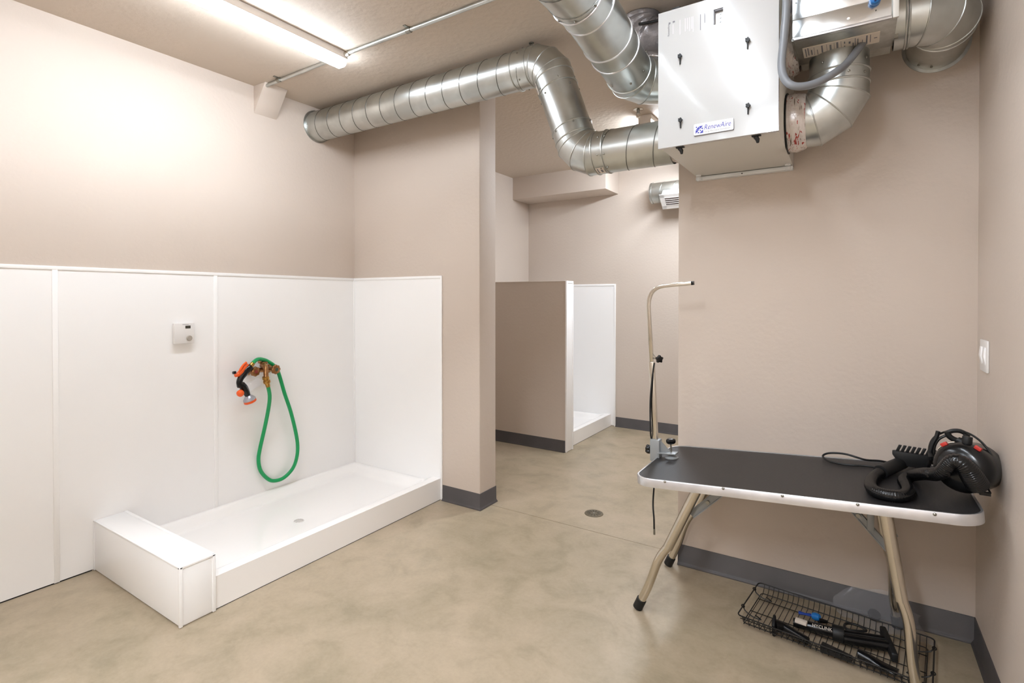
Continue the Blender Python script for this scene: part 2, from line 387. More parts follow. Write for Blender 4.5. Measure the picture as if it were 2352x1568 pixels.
tag(wg.build('corner_cover',PAINT,bevel=.002),'beige painted wedge cover where the left wall meets the ceiling','cover')

# ---------------------------------------------------------------- ducts
DR=.1016
def miter(points):                         # list of joint planes (point, normal) for a polyline
    P=[Vector(p) for p in points]; out=[]
    for i in range(len(P)):
        if i==0: n=(P[1]-P[0]).normalized()
        elif i==len(P)-1: n=(P[-1]-P[-2]).normalized()
        else: n=((P[i]-P[i-1]).normalized()+(P[i+1]-P[i]).normalized()).normalized()
        out.append((P[i],n))
    return out
def gore(points,r,n=40):                   # rings of a mitred round pipe
    pl=miter(points); P=[p for p,_ in pl]; rings=[]
    d=(P[1]-P[0]).normalized(); u=Vector((0,0,1)) if abs(d.z)<.9 else Vector((0,1,0)); u=(u-d*u.dot(d)).normalized(); w_=d.cross(u)
    rings.append([P[0]+(u*math.cos(2*PI*j/n)+w_*math.sin(2*PI*j/n))*r for j in range(n)])
    for i in range(1,len(P)):
        d=(P[i]-P[i-1]).normalized(); q,nn=pl[i]
        rings.append([p+d*((q-p).dot(nn)/d.dot(nn)) for p in rings[-1]])
    return rings
def bend(corner,din,dout,Rb,k):            # polygon vertices of a k-mitre elbow
    corner,din,dout=Vector(corner),Vector(din).normalized(),Vector(dout).normalized()
    th=din.angle(dout); tl=Rb*math.tan(th/2); start=corner-din*tl
    axis=din.cross(dout).normalized(); cen=start+axis.cross(din)*Rb
    out=[start]
    for i in range(k):
        a=(i+.5)*th/k; v=(start-cen).normalized(); v.rotate(Matrix.Rotation(a,3,axis)) if False else None
        v=Matrix.Rotation(a,3,axis)@((start-cen).normalized()); out.append(cen+v*(Rb/math.cos(th/k/2)))
    out.append(corner+dout*tl); return out
def helix_pts(a,b,r,pitch,ph=0,n=28):
    a=Vector(a); b=Vector(b); d=b-a; L=d.length; d.normalize()
    u=Vector((0,0,1)) if abs(d.z)<.9 else Vector((0,1,0)); u=(u-d*u.dot(d)).normalized(); w_=d.cross(u)
    m=max(4,int(L/pitch*n)); return [a+d*(L*i/m)+(u*math.cos(ph-2*PI*L*i/m/pitch)+w_*math.sin(ph-2*PI*L*i/m/pitch))*r for i in range(m+1)]
def pipe(t,a,b,r=DR,pitch=.127,ph=0,seam=True,mat=None,bead_a=False,bead_b=False):
    p=MB().loft([[q for q in g] for g in gore([a,b],r,48)],caps=False).build('pipe',mat or GALV,t)
    if seam: MB().tube(helix_pts(a,b,r+.0004,pitch,ph),.0022,5).build('seam',SEAM,p)
    d=(Vector(b)-Vector(a)).normalized()
    for f,q in ((bead_a,a),(bead_b,b)):
        if f: MB().torus(q,d,r+.001,.0035,48,8).build('bead',GALVD,p)
    return p
def elbow(t,pts,r=DR+.0015,mat=None):
    rg=gore(pts,r,48); e=MB().loft(rg,caps=False).build('elbow',mat or GALV,t,ang=12)
    for g in rg[1:-1]: MB().tube(g,.0028,8,closed=True).build('gore_bead',GALVD,e)
    for g in (rg[0],rg[-1]): MB().tube(g,.0040,8,closed=True).build('crimp_ring',GALVD,e)
    return e
def screws(t,a,d,angs,r=DR):
    a=Vector(a); d=Vector(d).normalized(); u=Vector((0,0,1)) if abs(d.z)<.9 else Vector((0,1,0)); u=(u-d*u.dot(d)).normalized(); w_=d.cross(u)
    for g in angs:
        v=u*math.cos(R(g))+w_*math.sin(R(g)); MB().lathe([(0,.005),(.003,.0045),(.005,.002),(.0052,0)],a+v*(r+.001),v,8).build('screw',SCREW,t)

# A-B: from the left wall along the ceiling, down, into the unit's lower left port
ya=2.43; za=2.612; zb=2.098; c1=Vector((1.895,ya,za)); c2=Vector((2.082,ya,zb)); dd=(c2-c1).normalized()
t=thing('round_duct','long round galvanised duct from the left wall, dropping in two elbows to the white unit','duct',(0.02,ya,za))
e1=bend(c1,(1,0,0),dd,.135,3); e2=bend(c2,dd,(1,0,0),.135,3)
pipe(t,(.004,ya,za),e1[0]-Vector((.045,0,0)),ph=.5)
pipe(t,e1[0]-Vector((.09,0,0)),e1[0],r=DR+.001,seam=False,bead_a=True)
elbow(t,e1); pipe(t,e1[-1],e1[-1]+dd*.07,r=DR+.001,seam=False,bead_b=True)
pipe(t,e1[-1]+dd*.05,e2[0]-dd*.03,seam=False); pipe(t,e2[0]-dd*.06,e2[0],r=DR+.001,seam=False,bead_a=True)
elbow(t,e2); pipe(t,e2[-1],e2[-1]+Vector((.055,0,0)),r=DR+.001,seam=False,bead_b=True)
pipe(t,e2[-1]+Vector((.05,0,0)),(2.545,ya,zb),ph=2.0)
pipe(t,(2.50,ya,zb),(2.570,ya,zb),r=DR-.006,seam=False,mat=WRAPR)
MB().lathe([(0,DR+.012),(.002,DR+.012),(.003,DR+.001)],(0.001,ya,za),(1,0,0),48).build('wall_collar',GALVD,t)
screws(t,e1[0]-Vector((.045,0,0)),(1,0,0),(20,60,140,200,300)); screws(t,e1[-1]+dd*.055,dd,(30,90,150,215,250,290))
screws(t,e1[-1]+dd*.10,dd,(60,120,200,255)); screws(t,e2[0]-dd*.05,dd,(90,150,210,250)); screws(t,e2[-1]+Vector((.035,0,0)),(1,0,0),(60,110,150,230,290)); screws(t,e2[-1]+Vector((.068,0,0)),(1,0,0),(60,110,150))
MB().cyl((1.79,ya,za+DR),(1.79,ya,H-.001),.006,n=10).lathe([(0,.014),(.006,.014),(.010,.006)],(1.79,ya,H),(0,0,-1),10).build('hanger_rod',SCREW,t)
# printed stickers on the elbows' collars
def wrap_label(t,a,d,g0,g1,l0,l1,r=DR+.0025):
    a=Vector(a); d=Vector(d).normalized(); u=Vector((0,0,1)) if abs(d.z)<.9 else Vector((0,1,0)); u=(u-d*u.dot(d)).normalized(); w_=d.cross(u)
    def strip(k0,k1,m0,m1,rr,mat,nm,par):
        rows=[[a+d*l+(u*math.cos(R(k0+(k1-k0)*i/8))+w_*math.sin(R(k0+(k1-k0)*i/8)))*rr for i in range(9)] for l in (m0,m1)]
        return MB().add(rows[0]+rows[1],[(i,i+1,9+i+1,9+i) for i in range(8)]).build(nm,mat,par)
    s=strip(g0,g1,l0,l1,r,PAPER,'sticker',t)
    dl=(l1-l0); dg=(g1-g0)
    strip(g0+dg*.12,g1-dg*.12,l0+dl*.15,l0+dl*.3,r+.0004,INKG,'print',s); strip(g0+dg*.3,g1-dg*.25,l0+dl*.55,l0+dl*.8,r+.0004,INKG,'print',s)
def ang_facing(d,v):                       # angle (deg) of direction v around axis d in the ring frame
    d=Vector(d).normalized(); u=Vector((0,0,1)) if abs(d.z)<.9 else Vector((0,1,0)); u=(u-d*u.dot(d)).normalized(); w_=d.cross(u); v=Vector(v); return math.degrees(math.atan2(v.dot(w_),v.dot(u)))
g=ang_facing((1,0,0),(0,-.35,-1)); wrap_label(t,e2[-1],(1,0,0),g-14,g+14,.006,.048)
g=ang_facing(dd,(-.9,-.6,-.3)); wrap_label(t,e1[-1],dd,g-10,g+14,.0,.062)

# C: from the upper left port, round and along the ceiling over the camera
t=thing('round_duct','round galvanised duct curving from the unit and leaving the frame at the top','duct',(2.40,2.0,2.44))
p0=Vector((2.571,2.45,2.395)); k1=Vector((2.372,2.45,2.388)); k2=Vector((2.392,2.02,2.440)); k3=Vector((2.388,1.845,2.482)); k4=Vector((2.385,YR+.002,2.51))
eb=bend(k1,k1-p0,k2-k1,.150,3)
pipe(t,p0,eb[0],seam=False); elbow(t,eb); d12=(k2-k1).normalized()
pipe(t,eb[-1],k2-d12*.0,seam=False); screws(t,eb[-1]+d12*.06,d12,(150,200,240,290))
rg=gore([k2-d12*.09,k2,k3,k3+(k4-k3).normalized()*.10],DR+.003,48); e=MB().loft(rg,caps=False).build('elbow',GALV,t,ang=10)
for g_ in rg: MB().tube(g_,.0042,8,closed=True).build('crimp_ring',ALU,e)
d34=(k4-k3).normalized(); pipe(t,k3+d34*.05,k4,ph=1.0); screws(t,k3+d34*.11,d34,(90,140,180,230,280))

# insulated duct in grey film above the unit
t=thing('insulated_duct','grey plastic wrapped duct lying over the top of the white unit','duct',(2.6,2.5,2.54))
pth=cr([(2.372,2.50,2.742),(2.375,2.50,2.705),(2.40,2.50,2.655),(2.46,2.50,2.628),(2.6,2.5,2.632),(2.9,2.5,2.635),(3.12,2.5,2.635)],5)
MB().tube(pth,[.086+.004*math.sin(i*1.7) for i in range(len(pth))],24).build('jacket',WRAPG,t)
MB().tube(cr([(2.39,2.405,2.665),(2.47,2.402,2.655),(2.60,2.41,2.66)],5),.006,8).build('tape_fold',BLACKM,t)

# ---------------------------------------------------------------- heat recovery unit
UX0,UX1,UY,UZ0,UZ1=2.568,3.008,2.130,1.988,2.535
t=thing('heat_recovery_unit','white heat recovery ventilator box with ducts on both sides, mounted high on the wall','ventilator',((UX0+UX1)/2,YW,UZ0))
MB().box(UX0+.006,UY+.024,UZ0+.003,UX1-.003,YW-.001,UZ1-.003).build('cabinet',GREYP,t,bevel=.002)
MB().box(UX0+.010,UY+.020,UZ0+.007,UX1-.007,UY+.026,UZ1-.007).build('gasket',BLACKM,t)
# door with the recessed control window
wx0,wx1=PY(1639,40,UY).x,PY(1661,40,UY).x; wz1=PY(1650,19,UY).z; wz0=PY(1650,55,UY).z
mb=MB(); D0,D1=UY,UY+.020
mb.box(UX0,D0,UZ0,wx0,D1,UZ1).box(wx1,D0,UZ0,UX1,D1,UZ1).box(wx0,D0,UZ0,wx1,D1,wz0).box(wx0,D0,wz1,wx1,D1,UZ1)
door=mb.build('door',WHITEP,t,smooth=False)
MB().box(wx0-.001,D0+.017,wz0-.001,wx1+.001,D0+.0195,wz1+.001).build('control_panel',WHITE,door)
mb=MB()
for q in (.25,.5,.75): mb.cyl((wx0+(wx1-wx0)*.62,D0+.017,wz0+(wz1-wz0)*q),(wx0+(wx1-wx0)*.62,D0+.014,wz0+(wz1-wz0)*q),.0032,n=10)
mb.build('button',BLACK,door)
mb=MB().box(wx0,D0+.004,wz1-.006,wx1,D0+.019,wz1).box(wx0,D0+.004,wz0,wx0+.003,D0+.019,wz1); mb.build('window_shade_rim',INKG,door)  # dark L along top and left paints the shade of the recess
for (px,py) in ((1563,131),(1718,94),(1564,277),(1719,244)):
    q=PY(px,py,UY); mb=MB()
    mb.cyl(q,q+Vector((0,-.014,0)),.004,n=8)
    for k in range(5): a=2*PI*k/5; mb.cyl(q+Vector((.0055*math.cos(a),-.015,.0055*math.sin(a))),q+Vector((.0055*math.cos(a),-.006,.0055*math.sin(a))),.0034,n=8)
    mb.cyl(q+Vector((0,-.005,-.007)),q+Vector((-.001,-.003,-.030)),.0028,n=6)
    mb.build('latch_knob',BLACKM,door)
for (px,py) in ((1562,343),(1737,317)):
    q=PY(px,py,UY+.02); mb=MB().box(q.x-.016,UY+.014,UZ0-.004,q.x+.016,UY+.03,UZ0+.002)
    mb.tube([(q.x-.004,UY+.026,UZ0-.002),(q.x+.003,UY+.032,UZ0-.014),(q.x+.004,UY+.03,UZ0-.026)],[.009,.008,.005],8); mb.build('hinge',BLACKM,t,bevel=.001)
mb=MB().box(PY(1543,5,UY).x,UY+.006,UZ1-.002,PY(1560,5,UY).x,UY+.03,UZ1+.010); mb.build('top_catch',BLACKM,t)
# maker's plate
A=PY(1594,312,UY); B=PY(1686,300,UY); Cc=PY(1686,271,UY)
lx0,lx1,lz0,lz1=A.x,B.x,(A.z+B.z)/2,Cc.z
pl=MB().prism(rrect(lx0,lz0,lx1,lz1,.004),(0,UY-.0045,0),(1,0,0),(0,0,1),(0,.0044,0)).build('name_plate',INKG,door)
MB().prism(rrect(lx0+.0005,lz0+.0018,lx1-.0012,lz1,.004),(0,UY-.0052,0),(1,0,0),(0,0,1),(0,.001,0)).build('plate_face',WHITE,door)
lw=lx1-lx0; lh=lz1-lz0
label3d('lettering','RenewAire',INK,door,(lx0+lw*.26,UY-.0052,lz0+lh*.40),(1,0,0),(0,0,1),lh*.62,.25,width=lw*.66)
label3d('lettering','Energy Recovery Ventilation',INKG,door,(lx0+lw*.25,UY-.0052,lz0+lh*.16),(1,0,0),(0,0,1),lh*.24,.1,width=lw*.66)
mb=MB(); s0=lh*.30; ox=lx0+lw*.05; oz=lz0+lh*.16; yy=UY-.0056
for (i,j,fl) in ((0,0,0),(1,0,1),(0,1,1),(1,1,0)):
    a=ox+i*s0*1.08; b=oz+j*s0*1.08
    tri=[(a,b),(a+s0,b+s0),(a,b+s0)] if fl==0 else [(a+s0,b),(a+s0,b+s0),(a,b)]
    mb.prism(tri,(0,yy,0),(1,0,0),(0,0,1),(0,.0003,0)); mb.box(a+s0*.55 if fl==0 else a+.001,yy,b+.001 if fl==0 else b+s0*.6,a+s0 if fl==0 else a+s0*.4,yy+.0003,b+s0*.42 if fl==0 else b+s0)
mb.build('emblem',INK,door)
# small sideways print at the top left of the door
def fine(px0,px1,py,h,mat):
    a=PY(px0,py,UY); b=PY(px1,py,UY); c=PY(px0,py+h,UY); MB().box(a.x,UY-.0006,c.z,b.x,UY-.0001,a.z).build('fine_print',mat,door)
for k,(px,h,m) in enumerate(((1545,22,INKL),(1561,34,INKL),(1573,30,INKL),(1578,26,INKL),(1583,32,INKL),(1588,28,INKL),(1591,36,INKL),(1608,36,INKG),(1618,22,INKG),(1623,24,INKL))):
    fine(px,px+(2.2 if m is INKL else 1.6),46+(1561-px)*.27+ (6 if k==0 else 0),h,m)
a=PY(1536,84,UY); label3d('lettering','RenewAire',INKG,door,(a.x+.003,UY,a.z),(0,0,1),(-1,0,0),.011,.1,depth=.0006)
a=PY(1536,54,UY); MB().box(a.x,UY-.0006,a.z-.004,a.x+.007,UY-.0001,a.z+.003).build('fine_print',INKG,door)
a=PY(1545,50,UY); MB().box(a.x,UY-.0006,a.z-.005,a.x+.009,UY-.0001,a.z+.002).build('fine_print',INKG,door)
# mounting rail at the bottom rear
WRAIL=M('rail_grey',(228,229,228),.35)
mb=MB().box(UX0+.004,YW-.035,UZ0-.016,UX1-.004,YW-.0005,UZ0+.001); rail=mb.build('mounting_rail',GREYC,t,bevel=.002)
rail.data.materials[0]=WRAIL
for x in (UX0+.024,UX1-.022):
    MB().cyl((x,YW-.03,UZ0-.002),(x,YW-.030,UZ0-.019),.012,n=16).build('washer',WRAIL,t)
    MB().cyl((x,YW-.062,UZ0+.003),(x,YW-.062,UZ0-.003),.012,n=16).build('washer',WRAIL,t)
MB().cyl(((UX0+UX1)/2,YW-.036,UZ0-.009),((UX0+UX1)/2,YW-.039,UZ0-.009),.003,n=8).build('bolt',BLACKM,t)

# D: lower right port, wrapped, elbow up into the heater box
yd=2.45
t=thing('round_duct','short galvanised elbow from the lower right of the white unit up to the metal box','duct',(3.18,yd,2.0))
ed=bend((3.186,yd,2.098),(1,0,0),(0,0,1),.115,3)
w0=MB().tube([(3.008,yd,2.098),(3.02,yd,2.098),(3.04,yd,2.097),(3.062,yd,2.098),(3.078,yd,2.098)],[DR+.014,DR+.012,DR+.016,DR+.010,DR+.004],40,caps=False).build('printed_wrap',WRAPR,t)
MB().lathe([(0,DR+.02),(.004,DR+.02),(.0045,DR)],(3.0082,yd,2.098),(1,0,0),40).build('port_gasket',BLACKM,t)
elbow(t,ed); pipe(t,ed[-1],ed[-1]+Vector((0,0,.045)),r=DR+.0012,seam=False,bead_b=True)
pipe(t,ed[-1]+Vector((0,0,.03)),(3.186,yd,2.330),seam=False)
screws(t,ed[-1]+Vector((0,0,.075)),(0,0,1),(150,200,240)); screws(t,ed[-1]+Vector((0,0,.02)),(0,0,1),(200,235))
# heater box E
EX0,EX1,EY0,EY1,EZ0,EZ1=3.047,3.360,2.200,2.452,2.327,2.66
t=thing('duct_heater','galvanised duct heater box with a blue knob right of the white unit','duct heater',((EX0+EX1)/2,2.35,EZ0))
MB().box(EX0,EY0+.004,EZ0+.002,EX1,EY1,EZ1).build('casing',GALVD,t,bevel=.002)
MB().box(EX0+.004,EY1,EZ0+.024,EX1-.004,2.575,EZ1).build('plenum',GALVD,t)
SHINY=M('bright_sheet',(214,216,216),.2,1,bump=(8,.35,.01,2))
MB().box(EX0-.002,EY0,EZ0,EX1-.018,EY0+.0045,EZ0+.095).build('front_cover',SHINY,t,bevel=.001)
MB().box(EX0-.002,EY0-.002,EZ0+.075,EX1-.018,EY0+.003,EZ1).build('upper_cover',SHINY,t,bevel=.001)
MB().box(EX0-.002,EY0-.003,EZ0,EX1-.016,EY0+.012,EZ0+.010).build('bottom_lip',ALU,t,bevel=.001)
MB().box(EX1-.014,EY0-.004,EZ0-.001,EX1+.003,EY0+.006,EZ1).build('side_flange',GREYP,t,bevel=.001)
MB().box(EX0-.004,EY0-.003,EZ0-.002,EX0+.003,EY1,EZ0+.006).build('side_lip',GALVD,t)
a=on(1843,112,(0,0,1),EZ0); b=on(2022,70,(0,0,1),EZ0); q=on(1848,132,(0,0,1),EZ0)
lb=MB().box(a.x,a.y,EZ0-.0008,b.x,q.y+.006,EZ0+.0015).build('rating_label',PAPER,t)
W_=b.x-a.x; Hh=q.y+.006-a.y
for k,(u0,u1,v0,v1) in enumerate(((.03,.045,.1,.9),(.065,.08,.05,.8),(.11,.125,.3,.8),(.15,.155,.1,.9),(.19,.2,.4,.9),(.25,.27,.1,.8),(.32,.325,.1,.95),(.36,.385,.2,.8),(.42,.425,.1,.9),(.45,.475,.1,.75),(.51,.515,.1,.9),(.55,.565,.2,.4),(.55,.565,.6,.75),(.61,.635,.3,.5),(.66,.675,.5,.8),(.69,.70,.1,.9),(.72,.735,.2,.9),(.78,.79,.4,.7),(.83,.85,.1,.9),(.88,.89,.1,.8),(.93,.97,.45,.52))):
    MB().box(a.x+W_*u0,a.y+Hh*v0,EZ0-.0012,a.x+W_*u1,a.y+Hh*v1,EZ0-.0008).build('print',INKG,lb)
kb=PY(2010,2,EY0); MB().lathe([(0,.016),(.010,.018),(.02,.015),(.024,.008),(.024,0)],kb,(0,-1,0),16).build('knob',BLUE,t)
MB().box(kb.x-.003,EY0-.034,kb.z-.012,kb.x+.003,EY0-.022,kb.z+.014).build('knob_pointer',BLUED,t)
for px,py,r_ in ((1949,43,.0055),(2012,24,.002),(1828,8,.0025)):
    q=PY(px,py,EY0); MB().lathe([(0,r_),(.003,r_*.8),(.004,0)],q,(0,-1,0),12).build('rivet',WHITE if r_>.005 else BLACKM,t)
q=PY(2068,105,EY1)
MB().box(EX1,2.38,EZ0+.004,EX1+.012,2.43,EZ0+.028).build('bracket',SCREW,t)
MB().tube([(3.008,2.45,2.42),(3.02,2.45,2.418),(3.035,2.45,2.42),(3.05,2.45,2.42)],[.120,.124,.118,.110],36,caps=False).build('printed_wrap',WRAPR,t)
# F: heater box to the wall
t=thing('round_duct','dark-lit round galvanised elbow from the metal box into the wall near the corner','duct',(3.517,YW,2.42))
ef=bend((3.519,yd,2.420),(1,0,0),(0,1,0),.115,3)
pipe(t,(3.361,yd,2.42),ef[0],r=DR,seam=False)
pipe(t,(3.361,yd,2.42),(3.395,yd,2.42),r=DR+.002,seam=False,bead_b=True)
elbow(t,ef); pipe(t,ef[-1],(3.519,YW-.001,2.42),seam=False,bead_a=True)
MB().lathe([(0,DR+.012),(.003,DR+.012),(.004,DR+.001)],(3.519,YW-.0005,2.42),(0,-1,0),48).build('wall_collar',GALVD,t)
for g_ in (190,215): screws(t,(3.519,YW-.04,2.42),(0,1,0),(g_,))
tag(MB().tube(cr([(3.37,2.30,2.60),(3.40,2.28,2.56),(3.44,2.30,2.545),(3.48,2.34,2.57),(3.50,2.40,2.64),(3.51,2.42,2.74)],6),.008,10).build('white_cable',WHITE),'white cable looping over the round duct right of the metal box','cable')
# flexible conduit
cpts=[PY(1803,-160,2.13),PY(1806,-40,2.12),PY(1806,20,2.11),PY(1800,90,2.11),PY(1795,150,2.11),PY(1803,182,2.11),PY(1822,197,2.11),PY(1852,197,2.13),PY(1885,186,2.16),PY(1920,165,2.21),PY(1946,144,2.29),Vector((3.268,2.370,2.338))]
cpts[0].z=H-.001
tag(MB().tube(cr(cpts,6),.0135,14).build('flexible_conduit',FLEXG),'thick grey flexible conduit hanging in a loop beside the white unit','conduit')

# ---------------------------------------------------------------- far room ceiling items
t=thing('sprinkler_head','small chrome sprinkler head on the far room ceiling','sprinkler',(1.934,3.694,H))
MB().lathe([(0,.036),(.004,.036),(.008,.026),(.008,.012)],(1.934,3.694,H),(0,0,-1),24).build('escutcheon',CHROME,t)
MB().lathe([(0,.012),(.02,.010),(.022,.016),(.026,.014)],(1.934,3.694,H-.006),(0,0,-1),14).build('body',SCREW,t)
mb=MB(); mb.tube([(1.92,3.694,H-.03),(1.924,3.694,H-.048),(1.934,3.694,H-.056),(1.944,3.694,H-.048),(1.948,3.694,H-.03)],.002,6); mb.cyl((1.934,3.694,H-.056),(1.934,3.694,H-.060),.013,n=14); mb.build('deflector',CHROME,t)
# diffuser on round duct along the far wall
yv,zv=5.245,2.44
t=thing('supply_duct','round galvanised supply duct with a slotted grille on the far wall','duct',(1.6,yv,zv-.1))
pipe(t,(1.54,yv,zv),(3.6,yv,zv),ph=.3)
MB().lathe([(0,.0),(0,DR+.004),(.02,DR+.004)],(1.532,yv,zv),(1,0,0),40).build('end_cap',GALVD,t)
nA=Vector((0,-1,-1)).normalized(); nB=Vector((0,-1,1)).normalized()   # out of the grille, and up the grille
cx=1.66; W2=.55; fc=Vector((0,yv,zv))+nA*.165; hh=.085
MB().obox(fc-nA*.055+Vector((cx+W2/2,0,0)),(W2/2-.015,0,0),nB*(hh-.014),nA*.055).build('boot',M('bright_galv',(228,228,224),.35,.55),t)
mb=MB(); zc=fc+Vector((cx+W2/2,0,0))
mb.obox(zc+nB*(hh-.018),(W2/2,0,0),nB*.018,nA*.004).obox(zc-nB*(hh-.018),(W2/2,0,0),nB*.018,nA*.004)
mb.obox(zc-Vector((W2/2-.022,0,0)),(.022,0,0),nB*hh,nA*.004).obox(zc+Vector((W2/2-.022,0,0)),(.022,0,0),nB*hh,nA*.004)
gr=mb.build('grille',WHITE,t)
MB().obox(zc+nA*.0012,(W2/2-.03,0,0),nB*(hh-.02),nA*.001).build('grille_back',M('grille_dark',(58,38,30),.9),t)
for k in range(5):
    MB().obox(zc+nA*.004+nB*(-.044+k*.022),(W2/2-.04,0,0),nB*.0048+nA*.001,nA*.002).build('louvre',WHITE,gr)

# ---------------------------------------------------------------- floor drain
t=thing('floor_drain','round metal floor drain in the doorway floor','drain',(1.849,3.116,0))
MB().lathe([(0,.060),(.003,.058),(.004,.052),(.0035,.0)],(1.849,3.116,0.0),(0,0,1),32).build('rim',DRAINM,t)
mb=MB()
for k in range(12):
    a=2*PI*k/12; c_=Vector((1.849+.034*math.cos(a),3.116+.034*math.sin(a),.0042)); mb.obox(c_,Vector((math.cos(a),math.sin(a),0))*.011,Vector((-math.sin(a),math.cos(a),0))*.0028,(0,0,.0003))
mb.build('slot',M('slot_dark',(70,62,50),.7),t); MB().cyl((1.849,3.116,.003),(1.849,3.116,.0048),.007,n=12).build('screw',SCREW,t)

# ---------------------------------------------------------------- wall controls
t=thing('thermostat','white thermostat with dial and small grey display on the white wall panel','thermostat',(.004,1.512,1.182))
MB().box(.004,1.462,1.126,.012,1.566,1.238).build('back_plate',WHITE,t,bevel=.003)
MB().box(.010,1.458,1.122,.034,1.566,1.240).build('housing',WHITE,t,bevel=.004)
MB().box(.0335,1.516,1.208,.0348,1.544,1.224).build('display',LCDM,t)
MB().lathe([(0,.016),(.004,.0155),(.006,.013),(.006,0)],(.0338,1.537,1.152),(1,0,0),24).build('dial',GREYD,t)
MB().box(.0335,1.500,1.2295,.0345,1.534,1.2315).build('print',INKG,t)
t=thing('light_switch','white double rocker switch plate on the right wall','switch',(XR,2.605,1.165))
MB().box(XR-.008,2.545,1.106,XR-.0003,2.667,1.224).build('plate',WHITE,t,bevel=.003)
for y in (2.578,2.634): MB().prism([(0,-.033),(-.006,0),(-.003,.033),(.004,.033),(.004,-.033)],(XR-.008,y-.016,1.165),(1,0,0),(0,0,1),(0,.032,0)).build('rocker',TRIMW,t,bevel=.001)

# ---------------------------------------------------------------- mixing valve, green hose, spray gun
def WX(px,py,x): return PX(px,py,x)
t=thing('mixing_valve','bronze wall mixing valve with two round handles above the shower pan','tap',(.004,1.96,.93))
vl=WX(586,853,.09); vr=WX(633,848,.09); vc=WX(606,838,.06)
mb=MB().cyl((.045,vl.y,vl.z),(.045,vr.y,vr.z),.015,n=16)
mb.lathe([(0,.028),(.006,.028),(.010,.016),(.045,.016)],(.005,vl.y+.004,vl.z),(1,0,0),20).lathe([(0,.028),(.006,.028),(.010,.016),(.045,.016)],(.005,vr.y,vr.z),(1,0,0),20)
mb.build('body',BRONZE,t)
mb=MB().lathe([(0,.030),(.008,.030),(.014,.022)],vc+Vector((-.012,0,.012)),(.2,.05,1),16)
e_=WX(611,866,.125); mb.tube(cr([vc+Vector((-.01,0,0)),(vc+e_)/2+Vector((.008,0,.02)),e_],5),[.021,.0205,.020,.0185,.017,.0165,.016,.0155,.015,.015,.015],16); mb.build('spout',BRONZE,t)
for q,mm in ((vl,REDD),(vr,GREEND)):
    h_=MB()
    prof=[(0,.012),(.020,.012)]; h_.lathe(prof,q+Vector((-.03,0,0)),(1,0,0),14)
    n=32; ring=lambda s,x: [q+Vector((x,math.cos(2*PI*j/n)*s*(1+.07*math.cos(8*2*PI*j/n)),math.sin(2*PI*j/n)*s*(1+.07*math.cos(8*2*PI*j/n)))) for j in range(n)]
    h_.loft([ring(.024,-.012),ring(.030,-.006),ring(.030,.006),ring(.024,.012),ring(.012,.013)])
    hd=h_.build('valve_handle',BRONZE,t,ang=60)
    MB().lathe([(0,.012),(.003,.011),(.004,0)],q+Vector((.012,0,0)),(1,0,0),16).build('index_cap',mm,hd)
f0=WX(609.5,864,.125); f1=WX(616,888,.125); ax=(f1-f0).normalized(); L_=(f1-f0).length
MB().lathe([(0,.019),(L_*.25,.021),(L_*.3,.018),(L_*.38,.018),(L_*.42,.022),(L_*.62,.021),(L_*.66,.015),(L_,.0125)],f0,ax,18).build('hose_coupling',BRASS,t)

hp=[(615.5,886,.125),(619.4,908.6,.11),(617,936,.08),(608,982,.045),(597.6,1028,.03),(593.7,1055.6,.026),(598.8,1080.9,.026),(614.8,1099,.028),(629.8,1103.8,.03),(651.6,1097,.034),(672,1076,.04),(681.4,1051,.045),(683.7,1023.5,.05),(679,991,.055),(667.7,945,.06),(653.9,904,.062),(640,857,.058),(631,841,.05),(614.8,829.4,.055),(602,825,.065),(594,824.5,.075),(587,827.5,.085),(580.4,834,.095)]
tag(MB().tube(cr([WX(*p) for p in hp],6),.0118,14).build('garden_hose',GREEN),'green hose hanging in a long loop from the bronze valve','hose')

xs=.100
t=thing('spray_gun','black and orange hose spray gun with a clear soap bottle hanging at the bronze valve','spray gun',WX(556,880,xs))
hand=[WX(576,842,xs),WX(568,848,xs),WX(560,858,xs),WX(553,868,xs),WX(550,878,xs),WX(553,887,xs)]
MB().tube(cr(hand,5),[.020+.002*math.sin(i*.25) for i in range(26)],16).build('handle',BLACK,t)
MB().tube(cr([WX(566,832,xs+.006),WX(559,838,xs+.010),WX(553,847,xs+.010),WX(549,855,xs+.006)],5),.0065,10).build('trigger',ORANGE,t)
MB().tube([WX(569,837,xs),WX(561,844,xs+.002),WX(554,853,xs+.002),WX(547,860,xs),WX(540,862,xs)],[.010,.013,.015,.015,.011],12).build('grip_insert',ORANGE,t)
MB().cyl(WX(541,855,xs+.012),WX(535,856,xs+.012),.009,n=12).build('flow_knob',BLACK,t)
MB().cyl(WX(581,834,xs),WX(574,843,xs),.013,.016,n=16).build('hose_coupling',BRASS,t)
MB().tube([WX(547,884,xs),WX(556,884,xs),WX(560,890,xs),WX(565,899,xs),WX(569,908,xs)],[.017,.021,.024,.021,.016],16).build('barrel',BLACK,t)
MB().lathe([(-.016,.0),(-.014,.010),(0,.021),(.012,.021),(.02,.012),(.022,0)],WX(553,902,xs+.02),(.6,-.8,-.2),16).build('dial_knob',ORANGE,t)
hc=WX(569.5,908,xs); hdv=(WX(576,925,xs)-hc).normalized()
MB().lathe([(0,.016),(.010,.026),(.022,.036),(.030,.037)],hc,hdv,24).build('spray_head',SILV,t)
MB().lathe([(.030,.035),(.031,.037),(.044,.037),(.046,.034),(.046,0)],hc,hdv,24).build('head_ring',ORANGE,t)
b0=WX(566,892,xs+.01); b1=WX(598,874,xs+.02); ab=(b1-b0).normalized(); Lb=(b1-b0).length
